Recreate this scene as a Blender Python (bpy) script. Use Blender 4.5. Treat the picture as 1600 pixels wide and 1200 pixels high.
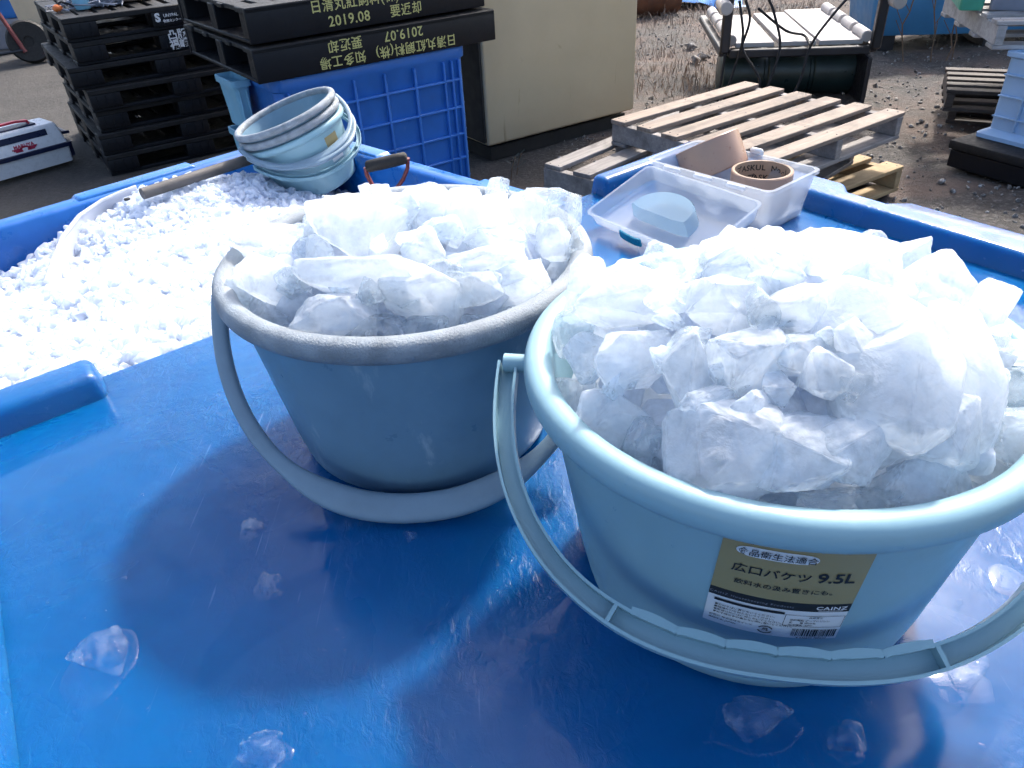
import bpy, bmesh, math, random
import numpy as np
from mathutils import Vector, Matrix, noise, Quaternion
R = math.radians
random.seed(7)
for o in list(bpy.data.objects): bpy.data.objects.remove(o)
SC = bpy.context.scene
COL = SC.collection

# ------------------------------------------------------------------ camera
PITCH, ROLL, CAMH, FPX = 0.60008, -0.06085, 0.44733, 1190.25
_fw = np.array([0, math.cos(PITCH), -math.sin(PITCH)])
_rt = np.array([1., 0, 0]); _up = np.cross(_rt, _fw)
_c, _s = math.cos(ROLL), math.sin(ROLL)
CM = np.array([_c*_rt + _s*_up, -_s*_rt + _c*_up, _fw])
cd = bpy.data.cameras.new('camera'); cam = bpy.data.objects.new('camera', cd); COL.objects.link(cam)
cd.sensor_width = 36; cd.lens = FPX/1600*36; cd.clip_start = 0.02; cd.clip_end = 500
m = Matrix.Identity(4)
for i in range(3):
    m[i][0], m[i][1], m[i][2] = CM[0][i], CM[1][i], -CM[2][i]
m[2][3] = CAMH
cam.matrix_world = m
SC.camera = cam

# ------------------------------------------------------------------ light
SUN_AZ, SUN_EL = R(30), R(46)
w = bpy.data.worlds.new("World"); SC.world = w; w.use_nodes = True
nt = w.node_tree; bg = nt.nodes['Background']
sky = nt.nodes.new('ShaderNodeTexSky'); sky.sky_type = 'NISHITA'; sky.sun_disc = False
sky.sun_elevation = SUN_EL; sky.sun_rotation = SUN_AZ; sky.air_density = 1.0; sky.dust_density = 4.0; sky.ozone_density = 1.0
nt.links.new(sky.outputs[0], bg.inputs[0]); bg.inputs[1].default_value = 0.145
sl = bpy.data.lights.new('sun', 'SUN'); sl.energy = 2.5; sl.angle = R(5); sl.color = (1, .96, .9)
so = bpy.data.objects.new('sun', sl); COL.objects.link(so)
sd = Vector((math.sin(SUN_AZ)*math.cos(SUN_EL), math.cos(SUN_AZ)*math.cos(SUN_EL), math.sin(SUN_EL)))
so.rotation_euler = sd.to_track_quat('Z', 'Y').to_euler()
SC.view_settings.view_transform = 'Standard'; SC.view_settings.look = 'None'
SC.view_settings.exposure = 1.42; SC.view_settings.gamma = 1
SC.render.engine = 'CYCLES'
SC.cycles.use_denoising = True
SC.cycles.max_bounces = 14; SC.cycles.transmission_bounces = 8; SC.cycles.transparent_max_bounces = 14
SC.cycles.use_adaptive_sampling = True; SC.cycles.adaptive_threshold = 0.045; SC.cycles.adaptive_min_samples = 24
SC.cycles.diffuse_bounces = 10; SC.cycles.glossy_bounces = 5
SC.cycles.sample_clamp_indirect = 6; SC.cycles.caustics_refractive = False

GZ = -1.0      # ground level; the lid of the tank is z = 0

def ray(u, v):
    return np.array([(u-800)/FPX, -(v-600)/FPX, 1.]) @ CM
def at(u, v, z):
    d = ray(u, v); t = (z-CAMH)/d[2]
    return Vector((d[0]*t, d[1]*t, z))
def ontoy(u, v, y):
    d = ray(u, v); t = y/d[1]
    return Vector((d[0]*t, y, CAMH+d[2]*t))
def proj(P):
    q = CM @ (np.array(P)-np.array([0, 0, CAMH])); return 800+FPX*q[0]/q[2], 600-FPX*q[1]/q[2]
def zat(b, v):
    best = min((abs(proj((b[0], b[1], z))[1]-v), z) for z in np.linspace(-1.2, .6, 1801)); return float(best[1])

# ------------------------------------------------------------------ node helpers
def mat(name, color=(.5, .5, .5), rough=.5, **kw):
    mt = bpy.data.materials.new(name); mt.use_nodes = True
    b = mt.node_tree.nodes['Principled BSDF']
    b.inputs['Base Color'].default_value = (*color, 1); b.inputs['Roughness'].default_value = rough
    for k, v in kw.items(): b.inputs[k.replace('_', ' ')].default_value = v
    return mt, mt.node_tree, b
def coords(nt, kind='Object', scale=(1, 1, 1), rot=(0, 0, 0)):
    tc = nt.nodes.new('ShaderNodeTexCoord'); mp = nt.nodes.new('ShaderNodeMapping')
    mp.inputs['Scale'].default_value = scale; mp.inputs['Rotation'].default_value = rot
    if kind == 'World':
        g = nt.nodes.new('ShaderNodeNewGeometry'); nt.links.new(g.outputs['Position'], mp.inputs[0])
    else: nt.links.new(tc.outputs[kind], mp.inputs[0])
    return mp.outputs[0]
def nz(nt, vec, scale, detail=6, rough=.6, dist=0):
    n = nt.nodes.new('ShaderNodeTexNoise'); n.inputs['Scale'].default_value = scale; n.inputs['Detail'].default_value = detail
    n.inputs['Roughness'].default_value = rough; n.inputs['Distortion'].default_value = dist
    if vec is not None: nt.links.new(vec, n.inputs['Vector'])
    return n.outputs['Fac']
def ramp(nt, fac, stops):
    r = nt.nodes.new('ShaderNodeValToRGB'); e = r.color_ramp.elements
    while len(e) < len(stops): e.new(.5)
    for el, (p, c) in zip(e, stops):
        el.position = p; el.color = (*c, 1) if isinstance(c, tuple) else (c, c, c, 1)
    nt.links.new(fac, r.inputs[0]); return r.outputs[0]
def mix(nt, fac, a, b, mode='MIX'):
    n = nt.nodes.new('ShaderNodeMix'); n.data_type = 'RGBA'; n.blend_type = mode
    for s, v in ((0, fac), (6, a), (7, b)):
        if isinstance(v, (int, float)): n.inputs[s].default_value = v
        elif isinstance(v, tuple): n.inputs[s].default_value = (*v, 1)
        else: nt.links.new(v, n.inputs[s])
    return n.outputs[2]
def math_(nt, op, a, b=0.):
    n = nt.nodes.new('ShaderNodeMath'); n.operation = op
    for i, v in enumerate((a, b)):
        if isinstance(v, (int, float)): n.inputs[i].default_value = v
        else: nt.links.new(v, n.inputs[i])
    return n.outputs[0]
def bump(nt, b, h, strength=.3, dist=.01, prev=None):
    n = nt.nodes.new('ShaderNodeBump'); n.inputs['Strength'].default_value = strength; n.inputs['Distance'].default_value = dist
    nt.links.new(h, n.inputs['Height'])
    if prev is not None: nt.links.new(prev, n.inputs['Normal'])
    nt.links.new(n.outputs[0], b.inputs['Normal']); return n.outputs[0]

# ------------------------------------------------------------------ materials
M = {}
def plastic(name, col, rough=.4, var=.15, scale=6, bmp=.1, wear=None, sss=0, kind='Object', spec=.5, streak=None):
    col = tuple(x*.86 for x in col)
    if wear: wear = (tuple(x*.86 for x in wear[0]), wear[1])
    if streak: streak = (tuple(x*.86 for x in streak[0]), *streak[1:])
    mt, nt, b = mat(name, col, rough)
    v = coords(nt, kind); n = nz(nt, v, scale, 8, .65)
    c = mix(nt, ramp(nt, n, [(.3, 0.), (.7, 1.)]), tuple(x*(1-var) for x in col), tuple(min(1, x*(1+var)) for x in col))
    if wear:
        n2 = nz(nt, v, scale*2.3, 10, .72, .4)
        c = mix(nt, ramp(nt, n2, [(wear[1], 0.), (wear[1]+.12, 1.)]), c, wear[0])
    if streak:
        n3 = nz(nt, coords(nt, kind, (1, 1, streak[3])), streak[1], 7, .7, .3)
        c = mix(nt, ramp(nt, n3, [(streak[2], 0.), (streak[2]+.1, .75)]), c, streak[0])
    nt.links.new(c, b.inputs['Base Color'])
    r = ramp(nt, nz(nt, v, scale*4, 6), [(.3, max(.02, rough-.12)), (.7, min(1, rough+.15))]); nt.links.new(r, b.inputs['Roughness'])
    bump(nt, b, nz(nt, v, scale*20, 4), bmp, .002)
    b.inputs['Specular IOR Level'].default_value = spec
    if sss:
        b.inputs['Subsurface Weight'].default_value = sss; b.inputs['Subsurface Radius'].default_value = (.6, 1, 1.2); b.inputs['Subsurface Scale'].default_value = .012
    M[name] = mt; return mt

# blue frp of the tank and its wet lid
def blue_lid():
    mt, nt, b = mat('wet_blue_plastic', (.004, .11, .6), .2)
    v = coords(nt, 'World')
    n = nz(nt, v, 3.2, 7, .6, .6)
    c = mix(nt, ramp(nt, n, [(.35, 0.), (.65, 1.)]), (.0001, .062, .2), (.0002, .094, .285))
    blot = ramp(nt, nz(nt, coords(nt, 'World', (1, 1, 1), (0, 0, .4)), 9, 3, .45, .8), [(.56, 0.), (.6, 1.)])
    c = mix(nt, math_(nt, 'MULTIPLY', blot, .1), c, (.02, .09, .26))
    scv = coords(nt, 'World', (1, .05, 1), (0, 0, R(-40)))
    sc = math_(nt, 'MAXIMUM', ramp(nt, nz(nt, scv, 260, 2, .5), [(.69, 0.), (.75, 1.)]), ramp(nt, nz(nt, coords(nt, 'World', (1, .04, 1), (0, 0, R(55))), 230, 2, .5), [(.69, 0.), (.74, 1.)]))
    scm = ramp(nt, nz(nt, v, 6, 4), [(.45, 0.), (.62, 1.)])
    sc = math_(nt, 'MULTIPLY', sc, scm)
    c = mix(nt, math_(nt, 'MULTIPLY', sc, .3), c, (.2, .33, .6))
    nt.links.new(c, b.inputs['Base Color'])
    wet = ramp(nt, nz(nt, v, 4.5, 5, .55, .9), [(.36, .1), (.5, .26), (.66, .42)])
    nt.links.new(wet, b.inputs['Roughness'])
    # orange-peel of drying water, strong only in patches
    pm = ramp(nt, nz(nt, v, 4.2, 4, .6, .5), [(.44, .03), (.6, 1.)])
    fine = math_(nt, 'MULTIPLY', nz(nt, coords(nt, 'World', (1, .6, 1), (0, 0, .9)), 130, 5, .6, .8), pm)
    n1 = bump(nt, b, nz(nt, v, 14, 4, .5), .12, .004)
    n2 = bump(nt, b, fine, .5, .003, n1)
    bump(nt, b, sc, -.25, .001, n2)
    cm = ramp(nt, nz(nt, coords(nt, 'World', (1, 1, 1), (0, 0, .3)), 7.5, 5, .5, 1.1), [(.46, .03), (.5, .27)]); nt.links.new(cm, b.inputs['Coat Weight'])
    b.inputs['Subsurface Weight'].default_value = .5; b.inputs['Subsurface Radius'].default_value = (.1, .6, 1.); b.inputs['Subsurface Scale'].default_value = .035
    b.inputs['Coat Roughness'].default_value = .06; b.inputs['Coat IOR'].default_value = 1.33; b.inputs['Specular IOR Level'].default_value = .24
    M['lid'] = mt
blue_lid()
plastic('tank_blue', (.003, .12, .45), .32, .2, 5, .1, ((.12, .25, .55), .66), sss=0, kind='World')
plastic('rim_blue', (.008, .14, .46), .3, .2, 7, .12, ((.2, .34, .62), .66), kind='World')
plastic('bucket_blue', (.24, .41, .485), .4, .06, 9, .05, ((.14, .3, .38), .68), sss=0, streak=((.32, .5, .58), 34, .7, .1))
plastic('bucket_old', (.165, .285, .385), .38, .14, 9, .06, ((.3, .4, .5), .62), sss=0, streak=((.4, .5, .58), 30, .6, .12))
plastic('bucket_rim_old', (.25, .29, .33), .55, .35, 34, .6, ((.15, .12, .1), .64), streak=((.4, .42, .44), 60, .56, 1))
plastic('handle_grey', (.2, .29, .37), .42, .12, 16, .1)
plastic('black_plastic', (.005, .006, .009), .5, .3, 8, .25, ((.022, .022, .026), .64), spec=.25)
plastic('black_top', (.012, .012, .013), .6, .35, 12, .25, ((.05, .046, .042), .58), spec=.3)
plastic('crate_blue', (.03, .17, .56), .4, .15, 5, .1, ((.1, .22, .55), .62))
plastic('crate_light', (.2, .45, .62), .45, .15, 5, .1)
plastic('crate_pale', (.33, .5, .72), .4, .08, 5, .08, ((.3, .32, .33), .68))
plastic('beige', (.6, .475, .295), .45, .08, 2.2, .08, ((.36, .27, .14), .64), streak=((.27, .17, .07), 14, .64, .12))
plastic('shade_and_plinth', (.02, .018, .015), .7, .3, 4, .1)  # shade of the beige box's left face as a colour; its plinth shares it
plastic('white_plastic', (.72, .75, .8), .3, .04, 8, .05)
plastic('navy', (.008, .015, .055), .35, .2, 8, .1)
plastic('red', (.5, .02, .05), .35, .2, 8, .1)
plastic('rubber', (.008, .007, .007), .7, .3, 20, .4)
plastic('red_metal', (.16, .02, .02), .45, .4, 30, .3, ((.2, .1, .08), .6))
plastic('steel_dark', (.015, .015, .02), .45, .4, 12, .2, ((.09, .045, .03), .66))
plastic('green_dark', (.012, .026, .026), .35, .4, 4, .1, ((.03, .04, .045), .6))
plastic('board_white', (.42, .39, .375), .5, .08, 6, .1, ((.5, .45, .42), .68))
plastic('grey_box', (.23, .25, .31), .5, .2, 6, .1)
plastic('green_box', (.05, .34, .24), .45, .2, 6, .1)
plastic('bin_blue', (.06, .25, .5), .45, .15, 3, .08, ((.04, .16, .35), .64))
plastic('tarp_blue', (.05, .27, .7), .4, .3, 5, .3)
plastic('rust', (.12, .045, .02), .8, .5, 8, .4)
plastic('cardboard', (.7, .55, .38), .8, .12, 5, .1, ((.5, .37, .23), .66))
plastic('brown_board', (.05, .025, .02), .7, .3, 6, .2)
plastic('tape_brown', (.4, .25, .18), .35, .06, 25, .06)
plastic('tape_core', (.36, .26, .19), .8, .12, 20, .1)
plastic('shaft_grey', (.1, .09, .085), .65, .3, 25, .3)
plastic('ink_black', (.012, .012, .014), .5, .05, 5, 0)
plastic('ink_white', (.68, .7, .72), .6, .12, 60, 0)
plastic('ink_yellow', (.5, .47, .17), .6, .15, 60, 0)
plastic('ink_red', (.4, .015, .06), .5, .1, 20, 0)
plastic('label_gold', (.3, .25, .12), .35, .08, 12, .02)
plastic('label_white', (.66, .7, .74), .4, .03, 12, .02)
plastic('teal', (.02, .28, .4), .3, .1, 8, .05)
plastic('orange', (.7, .17, .03), .5, .2, 8, .1)
plastic('stem_dry', (.16, .1, .06), .8, .4, 9, .2)
plastic('rope_black', (.015, .015, .018), .8, .3, 60, .5)

def wood(name, a, bcol, dirt):
    a, bcol, dirt = [tuple(x*.86 for x in c_) for c_ in (a, bcol, dirt)]
    mt, nt, b = mat(name, a, .8)
    v = coords(nt, 'Object', (1.2, 14, 14)); n = nz(nt, v, 5, 8, .7, .5)
    oi = nt.nodes.new('ShaderNodeObjectInfo')
    c = mix(nt, ramp(nt, n, [(.3, 0.), (.7, 1.)]), a, bcol)
    c = mix(nt, 1., c, ramp(nt, nz(nt, coords(nt, 'Object', (.25, 7, 7)), 1.3, 2, .5), [(.3, .55), (.5, .9), (.7, 1.)]), 'MULTIPLY')
    v2 = coords(nt, 'Object')
    c = mix(nt, ramp(nt, nz(nt, v2, 5, 8, .7, .6), [(.5, 0.), (.68, .85)]), c, dirt)
    c = mix(nt, ramp(nt, nz(nt, v2, 60, 3, .6), [(.7, 0.), (.76, .7)]), c, tuple(x*.4 for x in dirt))
    nt.links.new(c, b.inputs['Base Color']); bump(nt, b, n, .4, .004); M[name] = mt
wood('wood_pale', (.22, .165, .125), (.37, .295, .24), (.12, .098, .082))
wood('wood_grey', (.2, .18, .17), (.36, .33, .31), (.1, .09, .085))
wood('wood_yellow', (.4, .27, .13), (.5, .36, .19), (.26, .17, .09))
wood('wood_light', (.34, .33, .34), (.52, .5, .49), (.2, .19, .18))
wood('wood_dark', (.05, .04, .034), (.1, .08, .07), (.025, .02, .018))

def ground_mat():
    mt, nt, b = mat('yard_ground', (.1, .09, .085), .92)
    v = coords(nt, 'World'); g = nt.nodes.new('ShaderNodeNewGeometry'); sx = nt.nodes.new('ShaderNodeSeparateXYZ'); nt.links.new(g.outputs['Position'], sx.inputs[0])
    nb = nz(nt, v, 1.4, 8, .65, .3); nf = nz(nt, v, 38, 8, .75); nm = nz(nt, v, 7, 8, .7, .3)
    asp = mix(nt, ramp(nt, nb, [(.35, 0.), (.65, 1.)]), (.025, .023, .0215), (.049, .045, .0415))
    asp = mix(nt, ramp(nt, nz(nt, coords(nt, 'World', (.35, 1.2, 1), (0, 0, -.25)), 3.5, 8, .7, .6), [(.55, 0.), (.66, .75)]), asp, (.035, .032, .03))
    asp = mix(nt, ramp(nt, nf, [(.45, 0.), (.75, .6)]), asp, (.11, .103, .097))
    gra = mix(nt, ramp(nt, nm, [(.3, 0.), (.7, 1.)]), (.025, .022, .0195), (.072, .063, .055))
    gra = mix(nt, ramp(nt, nf, [(.5, 0.), (.68, .8)]), gra, (.19, .175, .16))
    gra = mix(nt, ramp(nt, nz(nt, v, 2.1, 6, .65, .4), [(.46, 0.), (.62, .75)]), gra, (.13, .09, .07))
    f = math_(nt, 'ADD', math_(nt, 'MULTIPLY', sx.outputs[0], 1.2), math_(nt, 'MULTIPLY', nm, .8))
    c = mix(nt, ramp(nt, f, [(.1, 0.), (.9, 1.)]), asp, gra)
    nt.links.new(c, b.inputs['Base Color'])
    n1 = bump(nt, b, nm, .5, .05); bump(nt, b, nf, .8, .02, n1); M['ground'] = mt
ground_mat()

def ice(name, clear, lo=.42, hi=.62, tint=(.97, .985, 1.), scale=.12, thru=.4, edge=.85, pas=.3):
    """translucent ice: cloudy scattering body with clearer glassy patches"""
    mt = bpy.data.materials.new(name); mt.use_nodes = True; nt = mt.node_tree
    p = nt.nodes['Principled BSDF']; out = nt.nodes['Material Output']
    v = coords(nt, 'World')
    p.inputs['Base Color'].default_value = (*tint, 1); p.inputs['Subsurface Weight'].default_value = 0
    p.inputs['Subsurface Radius'].default_value = (.9, .97, 1.); p.inputs['Subsurface Scale'].default_value = scale; p.inputs['Subsurface Anisotropy'].default_value = .5
    p.inputs['IOR'].default_value = 1.31; p.inputs['Roughness'].default_value = .18
    cl = mix(nt, ramp(nt, nz(nt, v, 38, 7, .68, .8), [(.36, 0.), (.62, 1.)]), (tint[0]*.92, tint[1]*.955, tint[2]*.99), tint)
    vo = nt.nodes.new('ShaderNodeTexVoronoi'); vo.feature = 'DISTANCE_TO_EDGE'; vo.inputs['Scale'].default_value = 34
    nt.links.new(math_(nt, 'ADD', nz(nt, v, 9, 3), 0) if False else v, vo.inputs['Vector'])
    crk = math_(nt, 'MULTIPLY', ramp(nt, vo.outputs['Distance'], [(0., 1.), (.035, 0.)]), ramp(nt, nz(nt, v, 21, 3), [(.5, 0.), (.62, .8)]))
    cl = mix(nt, crk, cl, (1., 1., 1.)); nt.links.new(cl, p.inputs['Base Color'])
    nt.links.new(ramp(nt, nz(nt, v, 45, 5), [(.35, .02), (.65, .2)]), p.inputs['Roughness'])
    h = nz(nt, v, 60, 6, .6, .5); n1 = bump(nt, p, h, .45, .006)
    n2 = bump(nt, p, nz(nt, v, 380, 4, .65), .3, .002, n1)
    gl = nt.nodes.new('ShaderNodeBsdfGlass'); gl.inputs['IOR'].default_value = 1.31; gl.inputs['Roughness'].default_value = .06
    gl.inputs['Color'].default_value = (.96, .985, 1, 1); nt.links.new(n2, gl.inputs['Normal'])
    tr = nt.nodes.new('ShaderNodeBsdfTransparent'); tr.inputs[0].default_value = (.97, .99, 1, 1)
    m1 = nt.nodes.new('ShaderNodeMixShader'); m1.inputs[0].default_value = thru
    nt.links.new(gl.outputs[0], m1.inputs[1]); nt.links.new(tr.outputs[0], m1.inputs[2])
    m2 = nt.nodes.new('ShaderNodeMixShader')
    f = ramp(nt, nz(nt, v, 26, 5, .6, .7), [(lo, clear[0]), (hi, clear[1])])
    ge = nt.nodes.new('ShaderNodeNewGeometry')
    ed = math_(nt, 'ADD', ge.outputs['Pointiness'], math_(nt, 'MULTIPLY', math_(nt, 'SUBTRACT', nz(nt, v, 60, 4), .5), .12))
    f = math_(nt, 'MINIMUM', math_(nt, 'ADD', f, ramp(nt, ed, [(.5, 0.), (.545, edge)])), .97)
    nt.links.new(f, m2.inputs[0]); tl = nt.nodes.new('ShaderNodeBsdfTranslucent'); nt.links.new(cl, tl.inputs[0])
    m0 = nt.nodes.new('ShaderNodeMixShader'); m0.inputs[0].default_value = .6; nt.links.new(p.outputs[0], m0.inputs[1]); nt.links.new(tl.outputs[0], m0.inputs[2])
    t2 = nt.nodes.new('ShaderNodeBsdfTransparent'); t2.inputs[0].default_value = (.95, .98, 1, 1)
    m4 = nt.nodes.new('ShaderNodeMixShader'); nt.links.new(ramp(nt, nz(nt, v, 30, 6, .65, .6), [(.36, pas*.45), (.62, pas*1.5)]), m4.inputs[0])
    nt.links.new(m0.outputs[0], m4.inputs[1]); nt.links.new(t2.outputs[0], m4.inputs[2])
    nt.links.new(m4.outputs[0], m2.inputs[1]); nt.links.new(m1.outputs[0], m2.inputs[2])
    nt.links.new(m2.outputs[0], out.inputs[0]); M[name] = mt
ice('ice_cloudy', (0., .06), .5, .75, edge=.5, pas=.14)
ice('ice_mid', (0., .16), .47, .7, tint=(.93, .965, 1.), edge=.65, pas=.27)
ice('ice_clear', (.18, .6), .4, .62, tint=(.9, .955, 1.), thru=.55, pas=.5)
def melt():
    mt = bpy.data.materials.new('ice_melt'); mt.use_nodes = True; nt = mt.node_tree; p = nt.nodes['Principled BSDF']; out = nt.nodes['Material Output']; v = coords(nt, 'World')
    p.inputs['Base Color'].default_value = (.75, .85, .95, 1); p.inputs['Roughness'].default_value = .1
    tr = nt.nodes.new('ShaderNodeBsdfTransparent'); tr.inputs[0].default_value = (.95, .98, 1, 1); gl = nt.nodes.new('ShaderNodeBsdfGlossy'); gl.inputs['Roughness'].default_value = .05
    bp = nt.nodes.new('ShaderNodeBump'); bp.inputs['Strength'].default_value = .6; bp.inputs['Distance'].default_value = .004; nt.links.new(nz(nt, v, 130, 5), bp.inputs['Height'])
    fr = nt.nodes.new('ShaderNodeFresnel'); fr.inputs[0].default_value = 1.31
    for n in (gl, fr, p): nt.links.new(bp.outputs[0], n.inputs['Normal'])
    gb = nt.nodes.new('ShaderNodeNewGeometry'); m1 = nt.nodes.new('ShaderNodeMixShader'); nt.links.new(math_(nt, 'MULTIPLY', fr.outputs[0], math_(nt, 'SUBTRACT', 1., gb.outputs['Backfacing'])), m1.inputs[0]); nt.links.new(tr.outputs[0], m1.inputs[1]); nt.links.new(gl.outputs[0], m1.inputs[2])
    ge = nt.nodes.new('ShaderNodeNewGeometry'); fac = math_(nt, 'ADD', ramp(nt, nz(nt, v, 90, 5, .6, .6), [(.45, .0), (.7, .07)]), ramp(nt, ge.outputs['Pointiness'], [(.52, 0.), (.58, .14)]))
    m2 = nt.nodes.new('ShaderNodeMixShader'); nt.links.new(fac, m2.inputs[0]); nt.links.new(m1.outputs[0], m2.inputs[1]); nt.links.new(p.outputs[0], m2.inputs[2])
    nt.links.new(m2.outputs[0], out.inputs[0]); M['ice_melt'] = mt
melt()
def crushed():
    mt, nt, p = mat('ice_crushed', (.86, .9, .965), .14); out = nt.nodes['Material Output']; p.inputs['IOR'].default_value = 1.31
    v = coords(nt, 'World')
    n1 = bump(nt, p, nz(nt, v, 140, 5, .6), .5, .003)
    tl = nt.nodes.new('ShaderNodeBsdfTranslucent'); tl.inputs[0].default_value = (.85, .895, .965, 1)
    m1 = nt.nodes.new('ShaderNodeMixShader'); m1.inputs[0].default_value = .55; nt.links.new(p.outputs[0], m1.inputs[1]); nt.links.new(tl.outputs[0], m1.inputs[2])
    tr = nt.nodes.new('ShaderNodeBsdfTransparent'); gl = nt.nodes.new('ShaderNodeBsdfGlossy'); gl.inputs['Roughness'].default_value = .08
    m3 = nt.nodes.new('ShaderNodeMixShader'); m3.inputs[0].default_value = .12; nt.links.new(tr.outputs[0], m3.inputs[1]); nt.links.new(gl.outputs[0], m3.inputs[2])
    m2 = nt.nodes.new('ShaderNodeMixShader'); nt.links.new(ramp(nt, nz(nt, v, 55, 4), [(.5, .0), (.75, .22)]), m2.inputs[0])
    t2 = nt.nodes.new('ShaderNodeBsdfTransparent'); m4 = nt.nodes.new('ShaderNodeMixShader'); nt.links.new(ramp(nt, nz(nt, v, 40, 5), [(.35, .15), (.65, .5)]), m4.inputs[0])
    nt.links.new(m1.outputs[0], m4.inputs[1]); nt.links.new(t2.outputs[0], m4.inputs[2])
    nt.links.new(m4.outputs[0], m2.inputs[1]); nt.links.new(m3.outputs[0], m2.inputs[2]); nt.links.new(m2.outputs[0], out.inputs[0]); M['ice_crushed'] = mt
crushed()

def frosted(name, col, tw=.55, rough=.25):
    """thin milky polypropylene sheet"""
    mt = bpy.data.materials.new(name); mt.use_nodes = True; nt = mt.node_tree; out = nt.nodes['Material Output']
    p = nt.nodes['Principled BSDF']; p.inputs['Base Color'].default_value = (*col, 1); p.inputs['Roughness'].default_value = rough
    tl = nt.nodes.new('ShaderNodeBsdfTranslucent'); tl.inputs[0].default_value = (*col, 1)
    tr = nt.nodes.new('ShaderNodeBsdfTransparent'); tr.inputs[0].default_value = (*[min(1, .6+.4*c) for c in col], 1)
    m1 = nt.nodes.new('ShaderNodeMixShader'); m1.inputs[0].default_value = .4; nt.links.new(p.outputs[0], m1.inputs[1]); nt.links.new(tl.outputs[0], m1.inputs[2])
    m2 = nt.nodes.new('ShaderNodeMixShader'); m2.inputs[0].default_value = tw; nt.links.new(m1.outputs[0], m2.inputs[1]); nt.links.new(tr.outputs[0], m2.inputs[2])
    bump(nt, p, nz(nt, coords(nt, 'Object'), 60, 4), .08, .002)
    nt.links.new(m2.outputs[0], out.inputs[0]); M[name] = mt
frosted('frost_clear', (.66, .71, .78), .66)
frosted('frost_milky', (.74, .76, .8), .3)
frosted('frost_teal', (.36, .52, .64), .58)
frosted('scoop_white', (.72, .74, .78), .25)
def clear_water():
    mt = bpy.data.materials.new('drop'); mt.use_nodes = True; nt = mt.node_tree; nt.nodes.remove(nt.nodes['Principled BSDF'])
    tr = nt.nodes.new('ShaderNodeBsdfTransparent'); tr.inputs[0].default_value = (.97, .985, 1, 1); gl = nt.nodes.new('ShaderNodeBsdfGlossy'); gl.inputs['Roughness'].default_value = .06
    fr = nt.nodes.new('ShaderNodeFresnel'); fr.inputs[0].default_value = 1.33; m = nt.nodes.new('ShaderNodeMixShader')
    gb = nt.nodes.new('ShaderNodeNewGeometry'); nt.links.new(math_(nt, 'MULTIPLY', fr.outputs[0], math_(nt, 'SUBTRACT', 1., gb.outputs['Backfacing'])), m.inputs[0]); nt.links.new(tr.outputs[0], m.inputs[1]); nt.links.new(gl.outputs[0], m.inputs[2])
    nt.links.new(m.outputs[0], nt.nodes['Material Output'].inputs[0]); M['drop'] = mt
clear_water()

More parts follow.
